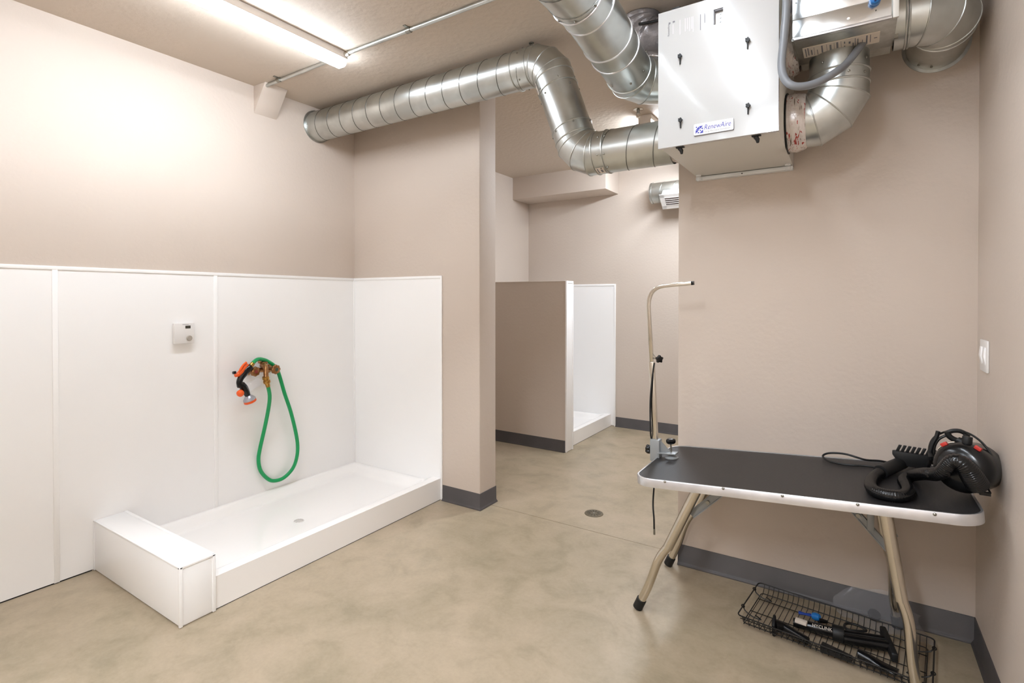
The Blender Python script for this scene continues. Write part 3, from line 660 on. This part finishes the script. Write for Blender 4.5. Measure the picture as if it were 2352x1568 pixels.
MB().lathe([(0,.020),(Lb*.15,.027),(Lb*.9,.027),(Lb,.018),(Lb*1.01,0)],b0,ab,20).build('soap_bottle',CLEAR,t)

# ---------------------------------------------------------------- grooming table (its top slopes up to the right)
TX0,TX1,TY0,TY1=2.452,3.592,2.150,2.742; SL=.0725; TZ0=.6195
tn=Vector((-SL,0,1)).normalized(); tu=Vector((1,0,SL)).normalized()
def tz(x,h=0): return TZ0+SL*(x-2.462)+h
def TT(px,py,h=0): return on(px,py,(-SL,0,1),TZ0-SL*2.462+h)      # point on the table top, h above it
def tb(x,y,h): return Vector((x,y,tz(x)))+tn*h
t=thing('grooming_table','folding pet grooming table with a black ribbed top and bright metal edge','table',((TX0+TX1)/2,(TY0+TY1)/2,0))
def slab(x0,y0,x1,y1,r,h0,h1): 
    pl=rrect(x0,y0,x1,y1,r,8); return MB().loft([[tb(p[0],p[1],h) for p in pl] for h in (h0,h1)])
slab(TX0+.006,TY0+.006,TX1-.006,TY1-.006,.075,-.028,-.004).build('board',BLACKM,t)
slab(TX0+.007,TY0+.007,TX1-.007,TY1-.007,.074,-.004,0).build('table_mat',MATTOP,t,ang=50)
pts_o=rrect(TX0,TY0,TX1,TY1,.08,10); pts_i=rrect(TX0+.008,TY0+.008,TX1-.008,TY1-.008,.073,10)
rings=[]
for (po,pi) in zip(pts_o,pts_i):
    rings.append([tb(pi[0],pi[1],.0002),tb(pi[0],pi[1],.0025),tb(po[0]*.7+pi[0]*.3,po[1]*.7+pi[1]*.3,.003),tb(po[0],po[1],.0),tb(po[0],po[1],-.032),tb(pi[0],pi[1],-.032)])
edge=MB().loft(rings,closed=True).build('edge_trim',ALU,t,ang=40)
for px,py in ((1527,1106),(1661,1121.5),(1797,1138.5),(1970,1158.5),(2147,1181)):
    q=PY(px,py,TY0); MB().lathe([(0,.0055),(.002,.005),(.004,.002),(.0042,0)],q,(0,-1,0),12).build('rivet',SCREW,t)
# legs: wide upper sleeve and narrower curved lower tube
def leg(foot,top,kink,cap=True):
    foot,top=Vector(foot),Vector(top); d=(top-foot).normalized(); m=foot+(top-foot)*.50
    lower=cr([foot+d*.0,foot+d*.12,foot+(m-foot)*.78+Vector((kink,0,0)),m+Vector((kink*.2,0,0))],6)
    lg=MB().cyl(m-d*.0,top,.0205,n=20).build('leg',NICKEL,t)
    MB().tube(lower,.0178,16).build('lower_tube',NICKB,lg)
    MB().cyl(foot-d*.001,foot+d*.045,.0215,n=16).build('rubber_foot',BLACKM,lg)
    return lg
ftx=2.706
leg((2.440,2.262,.008),(ftx,2.262,tz(ftx)-.03),-.012); leg((2.442,2.715,.008),(ftx,2.715,tz(ftx)-.03),-.012)
rtx=3.333
r1=(3.434,2.262,.008); r2=(rtx,2.262,tz(rtx)-.03)
leg(r1,r2,.010); leg((3.402,2.715,.008),(3.322,2.715,tz(3.322)-.03),.010)
MB().cyl((ftx-.01,2.262,tz(ftx)-.055),(ftx-.01,2.715,tz(ftx)-.055),.015,n=14).build('cross_tube',NICKEL,t)
MB().cyl((rtx+.02,2.262,tz(rtx)-.055),(rtx+.03,2.715,tz(rtx)-.055),.015,n=14).build('cross_tube',NICKEL,t)
def brace(a,b,y,w=.014):
    a=Vector((a[0],y,a[1])); b=Vector((b[0],y,b[1])); d=(b-a); L=d.length; d.normalize(); n_=Vector((0,1,0)).cross(d)
    mb=MB().obox((a+b)/2,d*L/2,(0,.004,0),n_*w); mb.obox((a+b)/2+n_*w,d*L/2,(0,.008,0),n_*.002).obox((a+b)/2-n_*w,d*L/2,(0,.008,0),n_*.002)
    o=mb.build('brace',GREYC,t,bevel=.0008)
    mm=a+d*L*.45; MB().cyl(mm+Vector((0,-.012,0)),mm+Vector((0,.006,0)),.008,n=12).build('rivet',SCREW,o)
    return o
a=PY(1588,1182,2.30); b=PY(1676,1120,2.30); brace((a.x,a.z),(b.x,tz(b.x)-.035),2.30)
brace((a.x+.01,a.z),(b.x-.01,tz(b.x)-.035),2.69)
MB().obox((ftx+.05,2.45,tz(ftx)-.05),(.05,0,.0),(0,.16,0),(0,0,.010)).build('hinge_bracket',BLACKM,t)
b=PY(2042,1262,2.42); a=PY(1915,1155,2.42); brace((a.x,tz(a.x)-.035),(b.x,b.z),2.42,.011)
a2=PY(1972,1160,2.55); b2=PY(2040,1226,2.55); brace((a2.x,tz(a2.x)-.035),(b2.x+.03,b2.z-.03),2.62,.005)
q=PY(2000,1190,2.44); MB().box(q.x-.012,2.40,q.z-.035,q.x+.010,2.47,q.z+.045).build('hinge_bracket',GREYC,t,bevel=.003)

# ---------------------------------------------------------------- grooming arm
ay=2.500
t=thing('grooming_stand','bent chrome grooming arm clamped to the left end of the table','grooming arm',(2.44,ay,tz(2.44)))
pb=PY(1508,1052,ay); p1=PY(1497,830,ay); p2=PY(1489.5,706,ay); p3=PY(1591,650,ay)
pc=[pb,p1,p2,PY(1491,686,ay),PY(1498,670,ay),PY(1510,660,ay),PY(1524,656,ay),p3]
path=[pb,p1]+cr([p2,PY(1491,688,ay),PY(1498,671,ay),PY(1510,661,ay),PY(1525,656.5,ay)],5)+[p3]
def sq(path,hw_):
    rings=[]; m=len(path)
    for i in range(m):
        a_=path[max(i-1,0)]; b_=path[min(i+1,m-1)]; T_=(b_-a_).normalized(); n_=Vector((0,1,0)).cross(T_)
        rings.append([path[i]+n_*hw_*s1+Vector((0,1,0))*hw_*s2 for s1,s2 in ((-1,-1),(1,-1),(1,1),(-1,1))])
    return rings
MB().loft(sq(path[1:],.0085)).build('upper_arm',CHROME,t,bevel=.002)
MB().loft(sq([pb+Vector((.002,0,-.06)),p1],.0125)).build('post',CHROME,t,bevel=.003)
dr=(p3-path[-2]).normalized(); MB().obox(p3,dr*.006,(0,.009,0),Vector((0,1,0)).cross(dr)*.009).build('end_cap',BLACK,t,bevel=.001)
k0=PY(1499,822,ay); kx=PY(1513,824,ay-.02)
MB().cyl(k0,kx,.004,n=10).build('knob_stem',CHROME,t)
MB().tube([k0+Vector((-.003,-.004,.025)),k0+Vector((.012,-.008,.010)),k0+Vector((.02,-.008,.0))],.0025,6).build('lock_lever',CHROME,t)
def star(c,axis,r,h,n=5,mat=BLACK,nm='knob'):
    c=Vector(c); a=Vector(axis).normalized(); u=Vector((0,0,1)) if abs(a.z)<.9 else Vector((1,0,0)); u=(u-a*u.dot(a)).normalized(); w_=a.cross(u); N=n*8
    ring=lambda s,o: [c+a*o+(u*math.cos(2*PI*j/N)+w_*math.sin(2*PI*j/N))*r*s*(1+.16*math.cos(n*2*PI*j/N)) for j in range(N)]
    return MB().loft([ring(.5,-h*.6),ring(.85,-h*.4),ring(1,-h*.1),ring(1,h*.3),ring(.85,h*.5),ring(.4,h*.55)]).build(nm,mat,t,ang=60)
star(kx+Vector((.003,-.003,0)),(.7,-.7,0),.017,.02)
cl=PY(1507,1031,ay)
MB().box(cl.x-.024,ay-.022,cl.z-.055,cl.x+.022,ay+.022,cl.z+.050).build('clamp_socket',GREYC,t,bevel=.004)
MB().obox((cl.x+.055,ay,tz(cl.x+.055)+.024),tu*.045,(0,.024,0),tn*.0045).build('clamp_jaw',GREYC,t,bevel=.004)
MB().prism([(0,0),(.055,0),(0,.055)],(cl.x+.022,ay-.004,tz(cl.x)+.026),(1,0,0),(0,0,1),(0,.008,0)).build('clamp_rib',GREYC,t)
MB().box(cl.x-.005,ay-.02,tz(cl.x)-.062,cl.x+.085,ay+.02,tz(cl.x)-.050).build('lower_jaw',GREYC,t,bevel=.003)
sc=Vector((cl.x+.075,ay,0)); sc.z=tz(sc.x)
MB().cyl(sc+tn*.012,sc+tn*.072,.0038,n=10).build('clamp_screw',SCREW,t)
MB().lathe([(0,.031),(.004,.031),(.009,.022),(.013,.010),(.014,0)],sc+tn*.001,tn,24).build('clamp_pad',GREYC,t)
star(sc+tn*.080,tn,.021,.022,3,nm='clamp_knob')
star(Vector((cl.x-.036,ay,cl.z-.006)),(-1,0,0),.019,.024,6,nm='side_knob')
lc=[PY(1503,833,ay-.012),PY(1501,845,ay-.015),PY(1497,880,ay-.02),PY(1494,915,ay-.02),PY(1493.5,950,ay-.02),PY(1495,1000,ay-.02)]
l2=[Vector((cl.x-.02,ay+.030,cl.z+.01)),Vector((cl.x-.012,ay+.032,cl.z-.08)),PY(1500,1150,ay+.01),PY(1502,1190,ay-.02),PY(1502.5,1216,ay-.02)]
cd_=thing('loop_cord','thin black cord hanging down the grooming arm past the table edge','cord',(2.41,ay,1.1))
MB().tube(cr(lc+l2,6),.0042,8).build('cord_line',BLACKM,cd_)
MB().cyl(PY(1502.5,1214,ay-.02),PY(1502.7,1227,ay-.02),.005,n=10).build('cord_end',SCREW,cd_)

# ---------------------------------------------------------------- pet dryer
t=thing('pet_dryer','black drum pet dryer with a ribbed hose lying at the right end of the table','dryer',TT(2215,1120,0))
dc=PY(2224,1072,2.36); 
ax=Vector((-.42,-.86,.10)).normalized()
br=.083
dc=Vector((dc.x,dc.y,max(dc.z,tz(dc.x)+br+.012)))
MB().lathe([(-.10,.0),(-.098,br*.55),(-.085,br*.85),(-.06,br*.97),(.03,br),(.052,br*.985),(.068,br*.9),(.078,br*.7),(.082,br*.4),(.083,0)],dc,ax,40).build('drum',BLACK,t,ang=60)
MB().torus(dc+ax*.045,ax,br+.001,.0035,48,8,R(18),R(58)).build('chrome_rim_glint',CHROME,t)  # chrome rim cut to the short arc where its highlight shows
up=Vector((0,0,1)); up=(up-ax*up.dot(ax)).normalized(); sd=ax.cross(up)      # sd: to the viewer's right/left
def dpt(a,r_,h=0): return dc+ax*h+(up*math.cos(R(a))+sd*math.sin(R(a)))*r_
for a in (38,-28):
    MB().obox(dpt(a,br+.002,.052),(dpt(a+90,1,0)-dc)*.010,(dpt(a,1,0)-dc)*.006,ax*.006).build('rocker_switch',RED,t,bevel=.002)
MB().cyl(dpt(-2,br-.004,.03),dpt(-2,br+.022,.03),.014,n=18).build('speed_knob',GREYD if False else BLACKM,t,bevel=.001)
# top handle
hp_=[PY(x,y,2.40) for x,y in ((2176,991),(2180,1001),(2192,1009),(2206,1012),(2217,1008),(2221,997))]
MB().tube(cr(hp_,5),.0095,12).build('carry_handle',BLACKM,t)
MB().tube(cr([PY(2176,993,2.41),PY(2190,989,2.41),PY(2206,990,2.41),PY(2221,997,2.41)],5),.0075,10).build('handle_grip',BLACKM,t)
MB().cyl(PY(2200,1010,2.40),dc-ax*.02+Vector((0,0,br*.8)),.012,n=12).build('handle_post',BLACKM,t)
hoop=[PY(x,y,yy) for x,y,yy in ((2143,1066,2.44),(2134,1044,2.44),(2136,1020,2.44),(2147,1003,2.44),(2166,993,2.43),(2186,989,2.42),(2208,990,2.41),(2229,997,2.39),(2250,1011,2.37),(2266,1028,2.355),(2279,1048,2.34),(2288,1070,2.33),(2290,1090,2.32),(2283,1108,2.32))]
MB().tube(cr(hoop,5),.0035,8).build('hoop',BLACKW,t)
hoop2=[PY(x,y,2.42) for x,y in ((2153,1066),(2146,1046),(2147,1024),(2157,1008),(2174,999))]
MB().tube(cr(hoop2,5),.0045,8).build('hoop',BLACKW,t)
MB().tube(cr([PY(2155,990,2.42),PY(2151,1003,2.42),PY(2142,1020,2.42),PY(2137,1040,2.42),PY(2138,1056,2.42),TT(2130,1073,.006)],5),.007,8).build('strap_bar',BLACKM,t)
q=TT(2160,1068,.03); MB().obox(q,(.014,0,0),(0,.02,0),(0,0,.028)).build('stand_foot',BLACKM,t,bevel=.003)
f1_=PY(2262,1128,2.28); mb=MB().tube([PY(2215,1124,2.30),PY(2244,1128,2.28),PY(2262,1132,2.26)],.0045,8).tube([PY(2262,1130,2.26),PY(2275,1132,2.26),PY(2268,1120,2.30)],.003,6); mb.obox(PY(2262,1133,2.262),(.014,0,0),(0,.008,0),(0,0,.005)); mb.build('stand_foot',BLACKM,t)
# hose
hs=[(PY(2245,1113,2.235),.033),(PY(2234,1096,2.215),.032),(PY(2219,1075,2.205),.029),(PY(2203,1061,2.205),.026),(PY(2187,1061,2.21),.024),(PY(2174,1073,2.215),.0225),(PY(2163,1084,2.225),.022),(PY(2146,1089,2.255),.022),(PY(2120,1088,2.31),.021),(TT(2092,1093,.021),.0205),(TT(2076,1103,.021),.0205),(TT(2083,1117,.021),.0205),(TT(2086,1130,.021),.0205),(TT(2070,1139,.021),.0205),(TT(2040,1137,.021),.0205),(TT(2012,1129,.021),.0205),(TT(2000,1115,.021),.0205),(TT(2005,1098,.021),.0205),(TT(2022,1085,.024),.020)]
k=10; cp=cr([p for p,_ in hs],k); cr_=[]
for i in range(len(hs)-1): cr_+= [hs[i][1]+(hs[i+1][1]-hs[i][1])*j/k for j in range(k)]
cr_.append(hs[-1][1])
# resample evenly so that every rib has the same width
seg=[0]
for i in range(1,len(cp)): seg.append(seg[-1]+(cp[i]-cp[i-1]).length)
N=int(seg[-1]/.0019); rp=[]; rr=[]; j=0
for i in range(N+1):
    s_=seg[-1]*i/N
    while j<len(seg)-2 and seg[j+1]<s_: j+=1
    f_=(s_-seg[j])/max(1e-9,seg[j+1]-seg[j]); rp.append(cp[j].lerp(cp[j+1],f_)); rr.append((cr_[j]*(1-f_)+cr_[j+1]*f_)*(1.0-.075*(i%3==0)))
MB().tube(rp,rr,16).build('ribbed_hose',BLACK,t,ang=80)
a=TT(2022,1084,.026); b=TT(2072,1062,.030); MB().cyl(a,b,.0255,.024,n=20).build('hose_cuff',BLACKM,t)
c=TT(2094,1056,.030); mb=MB().cyl(b,c,.019,.017,n=18).cyl(b+(c-b)*.9,b+(c-b)*1.3,.020,.014,n=18); mb.build('nozzle',BLACK,t)
# mains lead lying in a loop on the table
lp=[TT(x,y,h) for x,y,h in ((2040,1062,.005),(2020,1058,.012),(1990,1056,.02),(1968,1050,.03),(1945,1043,.038),(1920,1040,.036),(1900,1041,.028),(1890,1047,.014),(1900,1057,.006),(1925,1064,.005),(1955,1068,.005),(1980,1069,.005),(2000,1071,.005),(2018,1076,.005))]
tag(MB().tube(cr(lp,6),.0042,8).build('mains_lead',BLACKM),'black power lead looped on the table left of the dryer hose','cord')
# brush attachment with upright teeth
t=thing('comb_attachment','black comb shaped dryer attachment with upright teeth behind the hose','comb',TT(2095,1052,0))
yb=2.60
A_=PY(2050,1040,yb); B_=PY(2138,1054,yb); ground=tz(2*.5*(A_.x+B_.x))
ub=(B_-A_).normalized(); vb=Vector((.12,0,1)).normalized(); vb=(vb-ub*vb.dot(ub)).normalized()
MB().prism([(0,-.006),(0,.008),(.01,.010),((B_-A_).length,.010),((B_-A_).length,-.045),(.05,-.045),(.01,-.02)],A_,ub,vb,(0,.022,0)).build('comb_body',BLACKM,t,bevel=.002)
tooth=None
for k in range(8):
    o_=A_+ub*(.016+k*.0155)+vb*.008+Vector((0,.006,0))
    MB().obox(o_+vb*.013+ub*.003,ub*.0050,(0,.005,0),(vb+ub*.35)*.015).build('tooth',BLACKM,t,bevel=.001)
MB().cyl(TT(2092,1068,.010),TT(2128,1062,.010),.004,n=8).build('metal_rod',CHROME,t)

# ---------------------------------------------------------------- wire basket and attachments below the table
zr=.050
fl=PZ(1693,1411,zr); blc=PZ(1743,1337,zr); brc=PZ(2147,1467,zr)
bu=(brc-blc); BL=bu.length; bu.normalize(); bv=Vector((bu.y,-bu.x,0)); 
BW=max(.18,(fl-blc).dot(bv)); org=blc
def bp(u,v,z): return org+bu*u+bv*v+Vector((0,0,z-zr))
t=thing('wire_basket','shallow black wire basket on the floor under the table','basket',bp(BL/2,BW/2,0))
def rloop(u0,v0,u1,v1,r,z,k=5): return [bp(p[0],p[1],z) for p in rrect(u0,v0,u1,v1,r,k)]
MB().tube(rloop(0,0,BL,BW,.018,zr),.0028,8,closed=True).build('top_rim',BLACKW,t)
MB().tube(rloop(.02,.03,BL-.02,BW-.012,.015,.020),.0022,8,closed=True).build('bottom_rim',BLACKW,t)
MB().tube([bp(.012,BW-.001,zr-.010),bp(BL-.012,BW-.001,zr-.010)],.002,6).build('side_wire',BLACKW,t)
for v in (.085,BW*.62): MB().tube([bp(.02,v,.018),bp(BL-.02,v,.018)],.002,6).build('long_wire',BLACKW,t)
w0=None; nw=30
for k in range(nw):
    u=.025+(BL-.05)*k/(nw-1)
    if w0 is None:
        u0=u
        w0=MB().tube(cr([bp(u,0,zr),bp(u,.008,.034),bp(u,.028,.020),bp(u,.05,.016),bp(u,BW-.03,.016),bp(u,BW-.010,.026),bp(u,BW,zr-.006),bp(u,BW+.001,zr)],3),.0015,5).build('cross_wire',BLACKW,t)
        l0=MB().tube([bp(u-.005,BW,zr),bp(u,BW+.003,zr-.019),bp(u+.005,BW,zr)],.0016,5).build('foot_loop',BLACKW,t)
    else:
        inst(w0,'cross_wire',t,bu*(u-u0)); inst(l0,'foot_loop',t,bu*(u-u0))
for (ua,sg) in ((0,1),(BL,-1)):
    for v in (BW*.25,BW*.78):
        MB().tube(cr([bp(ua,v-.02,zr+.003),bp(ua+sg*.01,v,zr-.01),bp(ua+sg*.045,v+.004,.026),bp(ua+sg*.075,v,.024),bp(ua+sg*.055,v+.01,zr-.01)],4),.0024,6).build('end_hook',BLACKW,t)

    for v in (BW*.22,BW*.75): MB().torus(bp(ua,v,zr),bv,.006,.0022,12,6).build('hook_eye',BLACKW,t)

def BZ(px,py,z): return PZ(px,py,z*.8)
# wide-flange nozzle
t=thing('wide_nozzle','black nozzle with a broad oval mouth at the left end of the wire basket','nozzle',BZ(1800,1450,.02))
c0=BZ(1778,1436,.052); c1_=BZ(1800,1440,.046); c2_=BZ(1855,1472,.040)
MB().obox(c0,(.006,-.001,.0),(0,.024,.012),Vector((0,-.01,.028))).build('mouth',BLACKM,t,bevel=.005)
MB().tube([c0,c1_,c1_+(c2_-c1_)*.3,c2_],[.026,.018,.0165,.0155],18).build('tube',BLACK,t)
MB().lathe([(0,.0125),(.001,.0125),(.0015,0)],c2_,(c2_-c1_),16).build('bore',DARK,t)
# long tube with lettering
t=thing('lettered_tube','black tube with pale lettering lying in the middle of the wire basket','nozzle',BZ(1870,1450,.03))
a=BZ(1822,1428,.052); b=BZ(1915,1452,.052); MB().tube([a,a+(b-a)*.1,b],[.016,.019,.019],20).build('tube',BLACK,t)
MB().cyl(b-(b-a).normalized()*.005,b+(b-a).normalized()*.035,.030,.030,n=24).build('collar',BLACKM,t,bevel=.003)
dtx=(b-a).normalized(); upv=(CAMP-(a+b)/2); upv=(upv-dtx*upv.dot(dtx)).normalized(); tpv=upv.cross(dtx)
label3d('lettering','HYCLINK',PAPER,t,a+(b-a)*.47+upv*.0195+tpv*.002,dtx,tpv,.016,0,width=(b-a).length*.48)
# long twin tube right of it with a flange
t=thing('flanged_tube','black twin tube with a long flat flange at the right of the wire basket','nozzle',BZ(1990,1480,.03))
a=BZ(1936,1466,.048); b=BZ(2040,1484,.044); MB().cyl(a,b,.018,.020,n=18).cyl(BZ(1930,1452,.06),BZ(2032,1468,.058),.012,.013,n=14).build('tube',BLACK,t)
fa=BZ(2027,1446,.075); fb=BZ(2056,1512,.030); MB().obox((fa+fb)/2,(fb-fa)/2,Vector((.011,.002,0)),(0,.003,.016)).build('flange',BLACKM,t,bevel=.005)
t=thing('flat_nozzle','black flat slotted nozzle along the front edge of the wire basket','nozzle',BZ(1930,1500,.02))
a=BZ(1886,1484,.040); b=BZ(1958,1512,.040); d_=(b-a).normalized(); s_=d_.cross(Vector((0,0,1)))
MB().loft([[a+s_*x+Vector((0,0,z)) for x,z in ((-.020,-.014),(.020,-.014),(.020,.012),(-.020,.012))],[b+s_*x+Vector((0,0,z)) for x,z in ((-.012,-.01),(.012,-.01),(.012,.006),(-.012,.006))]]).build('blade',BLACKM,t,bevel=.003)
t=thing('crevice_nozzle','glossy black tapered crevice nozzle at the front right of the wire basket','nozzle',BZ(2010,1520,.02))
a=BZ(1972,1502,.046); b=BZ(2062,1545,.036); d_=(b-a).normalized(); s_=d_.cross(Vector((0,0,1)))
rings=[]
for q,wd,ht in ((0,.019,.019),(.3,.019,.018),(.6,.022,.009),(1,.026,.006)):
    c_=a.lerp(b,q); rings.append([c_+s_*wd*math.cos(2*PI*j/20)+Vector((0,0,ht*math.sin(2*PI*j/20))) for j in range(20)])
MB().loft(rings).build('shell',BLACK,t,ang=60)
t=thing('blue_clip','blue and black grooming clip at the back of the wire basket','clip',BZ(1865,1415,.03))
MB().tube([BZ(1834,1406,.06),BZ(1850,1410,.06),BZ(1862,1412,.058)],[.010,.006,.009],12,flat=.7).build('wing',BLUED,t)
MB().lathe([(-.018,.004),(-.014,.013),(0,.016),(.014,.012),(.018,.003)],BZ(1875,1416,.058),(.8,-.3,.2),16).build('body',BLUE,t)
MB().tube([BZ(1880,1424,.05),BZ(1900,1428,.045)],[.012,.006],12).build('tip',BLACK,t)
pb_=MB().obox(BZ(1840,1427,.078),bu*.021,bv*.012,(0,0,.006)).build('small_box',PAPER,bevel=.001)
tag(pb_,'small white box on the lettered tube in the wire basket','box')
rg_=[BZ(x,y,.062) for x,y in ((1940,1434),(1950,1431),(1968,1435),(1985,1443),(1989,1448),(1975,1449),(1955,1447),(1942,1442))]
tag(MB().tube(cr(rg_,5,True),.0048,8,closed=True).build('strap_loop',BLACKM),'oval black strap loop at the back of the wire basket','strap')

# clear bag leaning on the wall behind the basket
mb=MB(); nu,nv=26,18; vs=[]
for i in range(nu+1):
    for j in range(nv+1):
        u=i/nu; v=j/nv
        x=3.19+.30*u-.02*math.sin(v*5); y=2.735-.115*(v**1.3)-.02*math.sin(u*9+v*4)*(.3+v); 
        z=max(.0145,.118*(1-v)*(.45+.55*math.sin(PI*min(1,u*1.02)**.8))+.016+.008*math.sin(u*13+v*7))
        vs.append((x,y,z))
mb.add(vs,[(i*(nv+1)+j,(i+1)*(nv+1)+j,(i+1)*(nv+1)+j+1,i*(nv+1)+j+1) for i in range(nu) for j in range(nv)])
bg=tag(mb.build('plastic_bag',BAGM,ang=80),'crumpled clear plastic bag against the wall behind the wire basket','bag')
q=PZ(2008,1412,.035); tag(MB().lathe([(-.010,.0),(-.009,.022),(.0,.024),(.009,.022),(.010,0)],(q.x,q.y,.035),(.2,-.5,.9),24).build('black_disc',BLACKM),'round black puck lying inside the clear bag','cap')
